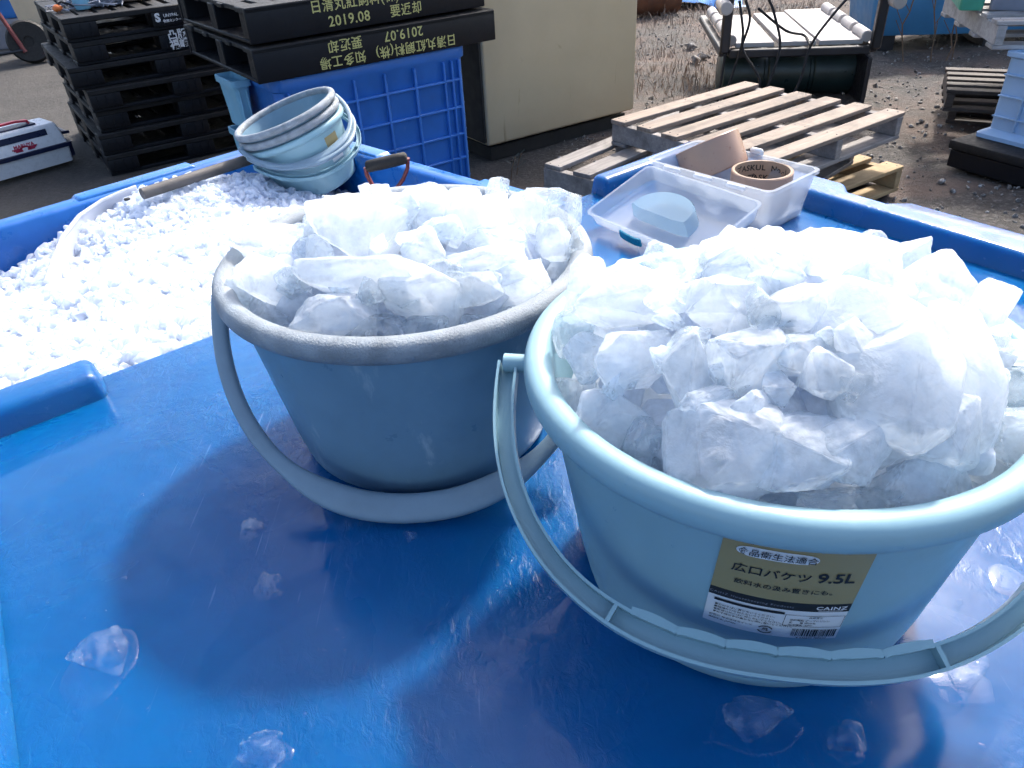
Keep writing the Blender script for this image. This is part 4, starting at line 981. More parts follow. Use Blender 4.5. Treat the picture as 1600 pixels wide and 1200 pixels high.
# ================================================================== pallets
def plastic_pallet(label, cat, loc, rz, W, D, H, group, openings=True):
    root = thing('plastic_pallet', label, cat, loc, rz, group)
    tdk, tb = .028, .02
    mb = MB()
    # deck: border plus slats, with gaps between them
    for y in (-D/2+.05, D/2-.05): mb.box((0, y, H-tdk/2), (W, .1, tdk), bev=.004)
    for x in (-W/2+.05, W/2-.05): mb.box((x, 0, H-tdk/2-.0006), (.1, D-.198, tdk-.002), bev=.003)
    ns = 9
    for i in range(ns): mb.box((-W/2+.1+(W-.2)*(i+.5)/ns, 0, H-tdk/2-.0012), ((W-.2)/ns*.68, D-.198, tdk-.006), bev=.003)
    mb.box((0, 0, H-tdk/2-.002), (W-.2, .1, tdk-.01), bev=.003)
    mb.build('deck', 'black_top', root)
    bw = .17
    foot = None
    for x in (-W/2+bw/2+.002, 0, W/2-bw/2-.002):
        for y in (-D/2+bw/2+.002, 0, D/2-bw/2-.002):
            q = MB(); hh = H-tdk-tb+.002
            q.box((0, 0, 0), (bw, bw, hh), bev=.006, seg=2)
            for k in (-.05, 0, .05): q.box((k, -bw/2-.0008, 0), (.004, .004, hh*.86), bev=0)
            o = q.build('block', 'black_plastic', root) if foot is None else foot.copy()
            if foot is None: foot = o
            else: COL.objects.link(o); o.parent = root
            o.location = (x, y, tb+(H-tdk-tb)/2)
    mb = MB()
    for y in (-D/2+.08, 0, D/2-.08): mb.box((0, y, tb/2), (W, .13, tb), bev=.004)
    for x in (-W/2+.08, W/2-.08): mb.box((x, 0, tb/2-.0005), (.13, D-.28, tb-.002), bev=.003)
    mb.build('base', 'black_plastic', root)
    return root
def put_text(root, body, size, mx, m='ink_white', bold=0., sp=1.):
    vs, fs = text(body, size, bold, spacing=sp)
    return MB().add([mx @ v for v in vs], fs).build('lettering', m, root, 0)
def left_stack():
    # corner (front left) and direction of the front face
    base = Vector((-2.33, 4.6, GZ)); th = R(33); W, D, H = 1.1, 1.1, .123
    ex_, ey_ = Vector((math.cos(th), math.sin(th), 0)), Vector((-math.sin(th), math.cos(th), 0))
    words = ['lowest', 'second from the bottom', 'third from the bottom', 'fourth from the bottom', 'third from the top', 'second from top with white characters', 'topmost with white mark']
    rg = random.Random(4)
    first = None
    for i in range(7):
        o = ex_*rg.uniform(-.015, .015)+ey_*rg.uniform(-.02, .015)
        if i in (4,): o += -ex_*.03+ey_*.02
        if i == 3: o += ex_*.02-ey_*.035
        loc = base+ex_*W/2+ey_*D/2+o+Vector((0, 0, i*(H+.001)))
        lb_ = 'black plastic pallet, %s in the tall left stack' % words[i]
        rz = th+rg.uniform(-.015, .015)
        if first is None: first = r = plastic_pallet(lb_, 'pallet', loc, rz, W, D, H, 'black pallets in the tall left stack')
        else: r = copy_thing(first, loc, rz, lb_)
        mx = frame((0, -D/2-.0015, H/2), (1, 0, 0), (0, 0, 1))
        if i == 6:
            pend6 = (r, mx)
        if i == 5: pend5 = (r, mx)
    r, mx = pend6
    put_text(r, 'S', .06, mx @ Matrix.Translation((-.055, .005, 0)), bold=.003)
    put_text(r, 'UNYPAL', .022, mx @ Matrix.Translation((.02, .012, 0)), bold=.0006); put_text(r, '物流センター', .017, mx @ Matrix.Translation((.022, -.016, 0)), bold=.0004)
    r, mx = pend5
    put_text(r, '凸版', .056, mx @ Matrix.Translation((.02, .026, 0)), bold=.0016); put_text(r, '福崎', .056, mx @ Matrix.Translation((.02, -.026, 0)), bold=.0016)
left_stack()

def solid_pallet(label, loc, rz, W, D, H, group, lines, flip):
    root = thing('solid_side_pallet', label, 'pallet', loc, rz, group)
    t = .02
    mb = MB()
    for y in (-D/2+.06, D/2-.06): mb.box((0, y, H-.011), (W-.002, .12, .022), bev=.004)
    n = 12
    for i in range(n): mb.box((-W/2+(W)*(i+.5)/n, 0, H-.0125), (W/n*.72, D-.238, .019), bev=.003)
    for y in (-D/6, D/6): mb.box((0, y, H-.013), (W-.004, .06, .016), bev=.002)
    mb.build('deck', 'black_top', root)
    for y in (-D/2+t/2, D/2-t/2): MB().box((0, y, H/2-.0005), (W, t, H-.002), bev=.005, seg=2).build('side_wall', 'black_plastic', root)
    for y in (-D/2+.05, -.02, D/2-.05): MB().box((0, y, H/2), (W-.012, .08, H-.03), bev=.004).build('runner', 'black_plastic', root)
    MB().box((0, 0, .009), (W-.003, D-.043, .016), bev=.004).build('base', 'black_plastic', root)
    mx = frame((0, -D/2-.0012, H/2), (1, 0, 0), (0, 0, 1))
    if flip: mx = mx @ Matrix.Rotation(math.pi, 4, 'Z')
    for body, x, y, s in lines: put_text(root, body, s, mx @ Matrix.Translation((x, y, 0)), 'ink_yellow', s*.012, 1.08)
    return root
CZ = -.26
def crate_group():
    a, c = at(405, 133, CZ), at(775, 62, CZ); d = c-a; th = math.atan2(d.y, d.x); W = d.length; ex_ = Vector((math.cos(th), math.sin(th), 0)); ey_ = Vector((-ex_.y, ex_.x, 0)); D = .95; H = .135
    ctr = a+ex_*W/2+ey_*D/2
    s = .053
    solid_pallet('black pallet with upside-down yellow lettering, lying directly on the blue crate', ctr, th, W, D, H, 'lettered black pallets',
                 [('日清丸紅飼料(株)', -.16, .028, s), ('知多工場', .21, .028, s), ('2019.07', -.1, -.032, s*1.08), ('要返却', .19, -.032, s)], True)
    solid_pallet('topmost black pallet with upright yellow lettering, on the upside-down lettered one', ctr+Vector((0, 0, H+.012))-ex_*.012+ey_*.02, th+R(.6), W-.04, D-.02, H, 'lettered black pallets',
                 [('日清丸紅飼料(株)', -.09, .034, s), ('2019.08', -.13, -.028, s*1.08), ('要返却', .15, -.028, s)], False)
    # little blue pegs between the two pallets
    # blue crate below
    q = at(741, 270, GZ); h = CZ-GZ-.002
    cw, cdp = W-.21, .5
    corner = a+ex_*(W-.15)+ey_*.03
    root = thing('ribbed_crate', 'large blue ribbed plastic crate carrying the two lettered black pallets', 'crate', (corner.x, corner.y, GZ), th)
    mb = MB()
    T = .012
    def Lr(o, z): return rrect(-cw+o, -o, o, cdp-o, .05, z, 8)
    mb.ring([Lr(.05, .002), Lr(.02, .02), Lr(.012, .08), Lr(.012, h-.06), Lr(.002, h-.05), Lr(0, h-.004), Lr(.004, h), Lr(.02, h), Lr(.026, .03)], cap0=True, cap1=True)
    mb.build('body', 'crate_blue', root, 50)
    mb = MB()
    for z in (.09, .21, .33, .46, .59): mb.box((-cw/2, .009, z), (cw-.1, .03, .012), bev=.003)
    for x in (-.055, -.095, -.14): mb.box((x, .0085, h/2), (.01, .031, h-.12), bev=.003)
    for x in [-.30-.155*k for k in range(5)]: mb.box((x, .0085, h/2), (.012, .031, h-.12), bev=.003)
    mb.build('rib', 'crate_blue', root)
    mb = MB()
    for z in (.09, .21, .33, .46): mb.box((-.013, cdp/2, z), (.026, cdp-.12, .012), bev=.003)
    mb.build('rib', 'crate_blue', root)
    # three pale blue trays stacked left of it
    for i in range(3):
        o = a-ex_*.035+ey_*.27; hh = .222
        r = thing('stacked_tray', 'pale blue plastic tray, %s of three stacked left of the blue crate' % ('lowest', 'middle', 'topmost')[i], 'tray', (o.x, o.y, GZ+i*(hh+.014)+.02), th, 'pale blue trays')
        def Lt(o_, z): return rrect(o_, .092-o_, o_, .24-o_, .02, z)
        MB().ring([Lt(.03, 0), Lt(.02, .01), Lt(.014, hh-.03), Lt(0, hh-.028), Lt(0, hh), Lt(.008, hh), Lt(.022, .012)], cap0=True, cap1=True).build('body', 'crate_light', r, 40)
        q_ = MB()
        for x in (.03, .062): q_.box((x, .013, hh*.45), (.008, .012, hh*.7), bev=.002)
        q_.build('rib', 'crate_light', r)
crate_group()

def beige_box():
    a, c = at(765, 257, GZ), at(990, 196, GZ)
    d = c-a; th = math.atan2(d.y, d.x); W = d.length; H = 1.75; D = .8
    root = thing('insulated_box', 'tall beige cold-storage box, its left side coloured dark for shade, behind the wooden pallets', 'cold box', (a.x, a.y, GZ), th)
    MB().box((W/2, D/2, H/2+.05), (W, D, H-.1), bev=.018, seg=3).build('body', 'beige', root, 40)
    MB().box((-.006, D/2, H/2+.05), (.02, D-.03, H-.14), bev=.004).build('side_shade', 'shade_and_plinth', root, 40)  # added dark sheet, the shade on the left face put into colour
    MB().box((W/2, D/2, .04), (W-.08, D-.08, .08), bev=.004).build('plinth', 'shade_and_plinth', root, 40)
    MB().box((W+.001, D/2, H/2+.05), (.012, D-.04, H-.16), bev=.004).build('side_trim', 'beige', root, 40)
beige_box()

def wood_pallet(label, loc, rz, W, D, H, mtop, mst, nsl=7, group='wooden pallets', over=.0):
    """slats run along local x (length W), spread over y (D)"""
    root = thing('wooden_pallet', label, 'pallet', loc, rz, group); rg = random.Random(hash(label) % 1000 if False else len(label))
    ts = .02; sw = D/(nsl+ (nsl-1)*.72)
    mb = MB()
    for i in range(nsl):
        y = -D/2+sw/2+i*(D-sw)/(nsl-1)
        mb.box((rg.uniform(-.006, .006), y, H-ts/2+rg.uniform(-.001, .001)), (W+rg.uniform(-.01, .01), sw*rg.uniform(.94, 1.02), ts), bev=.003)
    mb.build('deck', mtop, root)
    for x in (-W/2+.025, 0, W/2-.025):
        q = MB(); hb = H-2*ts-.0012
        q.box((0, 0, hb/2+.0), (.042, D+over, hb), bev=.003); q.build('stringer', mst, root).location = (x, 0, ts+.0006)
    mb = MB()
    for i in range(4):
        y = -D/2+sw/2+i*(D-sw)/3; mb.box((0, y, ts/2), (W, sw, ts), bev=.003)
    mb.build('base_boards', mst, root)
    mb = MB()                                                  # nail heads
    for i in range(nsl):
        y = -D/2+sw/2+i*(D-sw)/(nsl-1)
        for x in (-W/2+.025, 0, W/2-.025):
            for s in (-.25, .25): mb.lathe([(.0005, H+.0016), (.0035, H+.0014), (.004, H-.002)], 8, Matrix.Translation((x+rg.uniform(-.006, .006), y+s*sw, 0)))
    o = mb.build('nails', 'steel_dark', root); 
    return root
def wooden():
    z = -.605; x, y, t, W, D = .56, 3.76, .614, 1.0, .92; c, s = math.cos(t), math.sin(t); H = .125
    ctr = Vector((x+W/2*c+D/2*s, y+W/2*s-D/2*c, z-H))
    wood_pallet('pale weathered wooden pallet lying topmost of the wooden stack', ctr, t, W, D, H, 'wood_pale', 'wood_grey', 6)
    q = at(848, 256, z-H-.003); t2 = t+R(9)
    e1 = Vector((math.cos(t2), math.sin(t2), 0)); e2 = Vector((math.sin(t2), -math.cos(t2), 0))
    wood_pallet('dark grey wooden pallet jutting out left under the pale topmost one', Vector((q.x, q.y, 0))+e1*.58+e2*.5+Vector((0, 0, z-2*H-.003)), t2, 1.16, 1.0, H, 'wood_grey', 'wood_grey', 6)
    wood_pallet('yellowish new wooden pallet at the bottom of the wooden stack', ctr+Vector((.03, .03, -2*H+.001-.006)), t-R(3), 1.04, .96, H, 'wood_yellow', 'wood_yellow', 6)
    # one more on the ground keeps the stack up
    gap = (z-3*H-.009)-GZ
    wood_pallet('grimy wooden pallet on the ground at the foot of the wooden stack', Vector((ctr.x, ctr.y, GZ-.0)), t+R(2), 1.04, .96, gap-.002, 'wood_dark', 'wood_dark', 6)
wooden()

# ================================================================== right background
def right_crates():
    b0 = at(1484, 218, -.86); b1 = at(1600, 248, -.86); d = b1-b0; th = math.atan2(d.y, d.x)
    e1 = Vector((math.cos(th), math.sin(th), 0)); e2 = Vector((-e1.y, e1.x, 0))
    root = thing('black_skid', 'thick black skid on the gravel under the pale blue ribbed crate', 'skid', (b0.x, b0.y, GZ), th)
    MB().box((.65, .45, .118), (1.3, .9, .044), bev=.008, seg=2).build('deck', 'black_top', root)
    MB().box((.65, .45, .048), (1.28, .88, .092), bev=.006).build('base', 'black_plastic', root)
    c0 = at(1530, 212, -.858); c1_ = at(1600, 230, -.858); d = c1_-c0; th = math.atan2(d.y, d.x); f1 = Vector((math.cos(th), math.sin(th), 0)); f2 = Vector((-f1.y, f1.x, 0))
    h = zat(c0, 80)+.858
    W, D = 1.0, .7
    root = thing('ribbed_crate', 'pale blue-white ribbed crate at the right edge on the black skid', 'crate', (c0.x, c0.y, -.858), th)
    def Lc(o, z): return rrect(o, W-o, o, D-o, .03, z)
    MB().ring([Lc(-.02, 0), Lc(-.02, .02), Lc(.02, .045), Lc(.02, h-.03), Lc(.004, h-.02), Lc(.004, h), Lc(.03, h), Lc(.035, .05)], cap0=True, cap1=True).build('body', 'crate_pale', root, 40)
    mb = MB()
    for z in (.11, .21, .31): mb.box((W/2, .014, z), (W-.06, .02, .008), bev=.002)
    for x in (.16, .32, .48, .64, .8): mb.box((x, .014, h/2), (.008, .021, h-.1), bev=.002)
    mb.build('rib', 'crate_pale', root)
    zt = -.858+h+.002
    p0 = at(1552, 78, zt); H = .13
    g2 = (at(1486, 33, zt)-p0).normalized(); g1 = Vector((g2.y, -g2.x, 0)); t3 = math.atan2(g1.y, g1.x)
    ctr = p0+g1*.5+g2*.5
    wood_pallet('light grey wooden pallet on top of the pale blue ribbed crate', Vector((ctr.x, ctr.y, zt)), t3, 1.02, 1.0, H, 'wood_light', 'wood_light', 6)
    zz = zt+H+.003
    for nm, lb_, m_, u0, u1 in (('green_crate', 'green plastic crate standing on the light grey wooden pallet', 'green_box', 1496, 1538), ('grey_crate', 'long grey crate on the light grey wooden pallet beside the green one', 'grey_box', 1542, 1680)):
        q0, q1 = at(u0, 17 if nm == 'green_crate' else 16, zz), at(u1, 17 if nm == 'green_crate' else 20, zz); dd = q1-q0; tt = math.atan2(dd.y, dd.x); L_ = dd.length
        r = thing(nm, lb_, 'crate', (q0.x, q0.y, zz), tt)
        def Lg(o, z): return rrect(o, L_-o, o, .4-o, .015, z)
        MB().ring([Lg(.01, 0), Lg(.006, .01), Lg(.0, .26), Lg(-.01, .262), Lg(-.01, .28), Lg(.006, .28), Lg(.014, .02)], cap0=True, cap1=True).build('body', m_, r, 40)
        MB().box((L_/2, -.004, .2), (L_*.5, .012, .03), bev=.003).build('grip', m_, r)
    # dark boards behind
    for i, (u, v, zz, l, lb_) in enumerate(((1478, 188, -.985, .55, 'low dark wooden pallet on the gravel behind the black skid'), (1474, 166, -.86, .6, 'dark brown wooden pallet on the low one behind the black skid'))):
        p = at(u, v, zz); t_ = R(-30+4*i); c_ = p+Vector((math.cos(t_), math.sin(t_), 0))*.4+Vector((-math.sin(t_), math.cos(t_), 0))*.3
        wood_pallet(lb_, Vector((c_.x, c_.y, GZ if i == 0 else GZ+.112)), t_, .8, .6, .11 if i == 0 else .12, 'wood_dark', 'wood_dark', 5)
right_crates()
def blue_bin():
    y = 6.6
    p = [ontoy(1372, 58, y), ontoy(1560, 68, y-.15)]
    d = p[1]-p[0]; th = math.atan2(d.y, d.x); L_ = 1.9; z0 = p[0].z
    root = thing('blue_bin', 'big plain blue bin raised off the ground beyond the black frame', 'bin', (p[0].x-.1, p[0].y, GZ), th); zz = z0-GZ
    def Lb(o, z): return rrect(o, L_-o, o, .9-o, .05, z)
    MB().ring([Lb(.06, zz), Lb(.05, zz+.01), Lb(.0, zz+.42), Lb(-.03, zz+.43), Lb(-.03, zz+.5), Lb(.01, zz+.5), Lb(.06, zz+.03)], cap0=True, cap1=True).build('body', 'bin_blue', root, 40)
    for x in (.2, 1.0, 1.7): MB().box((x, .45, zz/2), (.12, .7, zz-.004), bev=.004).build('foot', 'steel_dark', root)
    # bare dry stalks in front of it
    rg = random.Random(8)
    for i, u in enumerate((1412, 1455, 1478, 1488)):
        b = at(u, 92, GZ); r = thing('dry_stalk', 'bare dry weed stalk in front of the big blue bin', 'weed', b, 0, 'dry stalks by the blue bin')
        pts = [Vector((0, 0, -.02))]
        for k in range(6): pts.append(pts[-1]+Vector((rg.uniform(-.03, .03), rg.uniform(-.02, .02), .09)))
        MB().tube(pts, .005, 6).build('stem', 'stem_dry', r); q = MB()
        for k in (2, 3, 4): q.tube([pts[k], pts[k]+Vector((rg.uniform(-.1, .1), rg.uniform(-.05, .05), .12))], .003, 5)
        q.build('twig', 'stem_dry', r)
blue_bin()
def black_frame():
    pl, pr = at(1122, 168, GZ), at(1352, 168, GZ); d = pr-pl; th = math.atan2(d.y, d.x)*.6; W = d.length
    root = thing('net_hauler', 'black steel frame machine with white boards, pale rollers and a dark green drum', 'machine', (pl.x, pl.y, GZ), th)
    B = Matrix.Translation((pl.x, pl.y, GZ)) @ Matrix.Rotation(th, 4, 'Z'); Bi = B.inverted()
    zb = zat(pl, 82)-GZ; ztop = 1.25
    for x in (.0, W):
        MB().box((x, -.02, (zb+ztop)/2), (.06, .06, ztop-zb), bev=.01).build('post', 'steel_dark', root)
        MB().box((x, .66, zb-.005), (.055, 1.3, .05), bev=.008).build('side_rail', 'steel_dark', root)
    MB().box((W/2, -.02, zb-.006), (W-.058, .05, .05), bev=.008).build('front_rail', 'steel_dark', root)
    zt2 = zat(pl, -1)-GZ
    MB().box((W/2, -.021, zt2+.03), (W-.058, .055, .055), bev=.01).build('top_rail', 'navy', root)
    # boards lying on the rails
    for x0, x1, b1 in ((.08, .34, 1.05), (.38, .62, 1.1), (.64, .93, 1.2)):
        k = W/1.0
        MB().box(((x0+x1)/2*k, .02+b1/2, zb+.035), ((x1-x0)*k, b1, .03), bev=.004).build('board', 'board_white', root)
    for x in (.045, W-.045):
        for j in range(4):
            y0 = .02+.3*j; MB().lathe([(.001, 0), (.03, 0), (.036, .006), (.036, .24), (.03, .246), (.001, .246)], 20, Matrix.Translation((x, y0, zb+.065)) @ Matrix.Rotation(-math.pi/2, 4, 'X')).build('roller', 'board_white', root, 40)
    for x in (-.03, W+.05):
        MB().lathe([(.001, 0), (.034, 0), (.04, .006), (.04, .24), (.001, .246)], 20, Matrix.Translation((x, -.16, zt2-.03)) @ Matrix.Rotation(-math.pi/2, 4, 'X')).build('roller', 'board_white', root, 40)
    # drum under the rails
    R0 = zb*.5-.02
    MB().lathe([(.001, 0), (R0-.03, 0), (R0, .02), (R0, W*.3), (R0-.012, W*.31), (R0-.012, W*.33), (R0, W*.34), (R0, W*.62), (R0-.012, W*.63), (R0-.012, W*.65), (R0, W*.66), (R0, W-.06), (R0-.03, W-.04), (.001, W-.04)], 48, Matrix.Translation((.02, .3, R0+.004)) @ Matrix.Rotation(math.pi/2, 4, 'Y')).build('drum', 'green_dark', root, 40)
    MB().box((W-.02, .3, zb/2-.02), (.03, .7, zb-.06), bev=.004).build('end_plate', 'steel_dark', root)
    # ropes
    def rope(pts, lb_):
        b = at(*pts[-1][:2], -.6) if False else None
        P = [Vector(p) for p in pts]; Q = []
        for i in range(len(P)-1):
            p0, p1, p2, p3 = P[max(i-1, 0)], P[i], P[i+1], P[min(i+2, len(P)-1)]
            for t in np.linspace(0, 1, 7)[:-1]: Q.append(.5*((2*p1)+(p2-p0)*t+(2*p0-5*p1+4*p2-p3)*t*t+(3*p1-p0-3*p2+p3)*t**3))
        Q.append(P[-1]); w_ = [B @ q for q in Q]
        o = MB().tube([q-w_[0] for q in w_], .0085, 7).build('rope', 'rope_black', smooth=60, loc=w_[0]); tag(o, lb_, 'rope', 'ropes on the black frame')
    k = W
    rope([(.0, -.06, zb), (-.0, -.055, .3), (-.02, -.07, .01)], 'black rope hanging straight down from the left post of the black frame')
    rope([(.1*k, -.06, zt2), (.14*k, -.07, zb+.2), (.1*k, -.065, zb+.02), (.02, -.07, .05)], 'black rope from the top rail down past the left roller')
    rope([(.06*k, -.06, zt2), (.1*k, -.08, zb+.15), (.12*k, -.075, zb+.02), (.24*k, -.14, .2), (.22*k, -.15, .01)], 'black rope slanting across the left board and the drum')
    rope([(.25*k, -.06, zt2), (.3*k, -.07, zb+.22), (.36*k, -.08, zb+.03), (.3*k, -.13, .15)], 'black rope hanging between the two left boards')
    rope([(.76*k, -.06, zt2), (.66*k, -.08, zb+.2), (.56*k, -.08, zb+.04), (.52*k, -.12, zb*.6), (.44*k, -.16, .02)], 'double black rope sweeping from the right of the top rail to the drum')
    rope([(.19*k, -.05, zt2-.05), (.4*k, .0, zb+.12), (.55*k, .1, zb+.07), (.56*k, -.06, zb+.04)], 'thin black rope lying across the middle board')
black_frame()

# ================================================================== cooler and left background
def cooler():
    a, c = at(22, 284, GZ), at(112, 258, GZ); d = c-a; th = math.atan2(d.y, d.x); e1 = Vector((math.cos(th), math.sin(th), 0))
    L_ = .8; o = c+e1*.02-e1*L_; h2 = .36; W = .34; CS = .74; o = c+e1*.03-e1*L_*CS
    root = thing('cooler_box', 'white cooler with navy trim and red carrying handle at the left edge', 'cooler', (o.x, o.y, GZ), th); root.scale = (CS, CS, CS)
    def L2(x0, x1, y0, y1, z, r=.02): return rrect(x0, x1, y0, y1, r, z)
    MB().ring([L2(.14, L_-.0, .02, W-.02, .03), L2(.05, L_+.0, .0, W, .16)], cap0=True, cap1=True).build('body', 'white_plastic', root, 30)
    MB().ring([L2(-.02, L_+.03, -.012, W+.012, .158, .03), L2(-.02, L_+.035, -.014, W+.014, .19, .03), L2(0, L_, .0, W, .194)], cap0=True, cap1=True).build('trim_band', 'navy', root, 40)
    MB().ring([L2(.0, L_, .0, W, .192), L2(.0, L_-.03, .02, W-.02, h2-.02), L2(.02, L_-.045, .035, W-.035, h2)], cap0=True, cap1=True).build('lid', 'white_plastic', root, 30)
    f = .76
    mx = frame((0, .0, .192), (1, 0, 0), (0, .02, h2-.02-.192)); Hs = math.hypot(.02, h2-.212)
    MB().add([mx @ Vector(p) for p in ((.12, Hs*.60, .003), (L_-.13, Hs*.60, .003), (L_-.13, Hs*.93, .003), (.12, Hs*.93, .003))], [(0, 1, 2, 3)]).add([mx @ Vector(p) for p in ((.12, Hs*.60, .003), (L_-.13, Hs*.60, .003), (L_-.13, Hs*.60, -.004), (.12, Hs*.60, -.004))], [(0, 1, 2, 3)]).build('stripe', 'navy', root, 0)
    put_text(root, 'MARUYA', .04, mx @ Matrix.Translation((L_-.34, Hs*.36, .0035)), 'ink_red', .0015)
    q = MB()
    for i in range(3): q.add([mx @ Vector((L_-.34+s*(.1-.012*i), Hs*(.22-.06*i)+t, .0035)) for s, t in ((-1, 0), (-.25, 0), (-.25, .01), (-1, .01))], [(0, 1, 2, 3)]); q.add([mx @ Vector((L_-.34+s*(.1-.012*i), Hs*(.22-.06*i)+t, .0035)) for s, t in ((1, 0), (.25, 0), (.25, .01), (1, .01))], [(0, 1, 2, 3)])
    ar = [(L_-.34+.05*math.cos(math.pi*i/10), Hs*.1+.04*math.sin(math.pi*i/10)) for i in range(11)]; ai = [(L_-.34+.035*math.cos(math.pi*i/10), Hs*.1+.027*math.sin(math.pi*i/10)) for i in range(11)]
    q.add([mx @ Vector((x, y, .0035)) for x, y in ar+ai], [(i, i+1, 12+i, 11+i) for i in range(10)])
    q.build('emblem', 'ink_red', root, 0)
    MB().sweep([(L_-.02, W*.2, h2-.1), (L_+.05, W*.2, h2-.11), (L_+.065, W*.5, h2-.13), (L_+.05, W*.8, h2-.11), (L_-.02, W*.8, h2-.1)], [(.014, .012), (-.014, .012), (-.014, -.012), (.014, -.012)], up=(0, 0, 1)).build('end_grip', 'navy', root)
    MB().box((L_+.02, W/2, .11), (.04, W*.8, .1), bev=.008).build('end_block', 'navy', root)
    MB().sweep([(.16, W*.45, h2), (.17, W*.45, h2+.035), (.3, W*.45, h2+.045), (.5, W*.45, h2+.045), (.6, W*.45, h2+.035), (.61, W*.45, h2)], [(.02, .008), (-.02, .008), (-.02, -.008), (.02, -.008)], up=(0, 0, 1)).build('carry_handle', 'red', root, 40)
    MB().box((.39, W*.45, h2+.006), (.5, .12, .016), bev=.004).build('handle_base', 'navy', root)
    for y in (-.03, W-.01):
        w_ = MB().lathe([(.001, 0), (.03, 0), (.055, .004), (.06, .01), (.06, .036), (.055, .042), (.001, .042)], 28, Matrix.Translation((.02, y+.04, .06)) @ Matrix.Rotation(math.pi/2, 4, 'X')).build('wheel', 'rubber', root, 40)
        MB().lathe([(.001, .002), (.036, .002), (.04, -.002)], 24, Matrix.Translation((.02, y-.003, .06)) @ Matrix.Rotation(math.pi/2, 4, 'X')).build('hub', 'white_plastic', w_, 40)
cooler()
def red_frame():
    b = at(150, 232, GZ); root = thing('red_carrier', 'thin red carrying frame showing beside the tall black pallet stack', 'carrier', (b.x-.12, b.y+.25, GZ), R(30))
    MB().tube([(0, 0, .02), (0, 0, .25), (-.03, 0, .34), (-.02, .12, .36), (0, .24, .34), (0, .24, .02)], .012, 8).build('loop', 'red', root, 60)
    MB().box((.07, .12, .06), (.22, .28, .11), bev=.01).build('base', 'white_plastic', root)
red_frame()
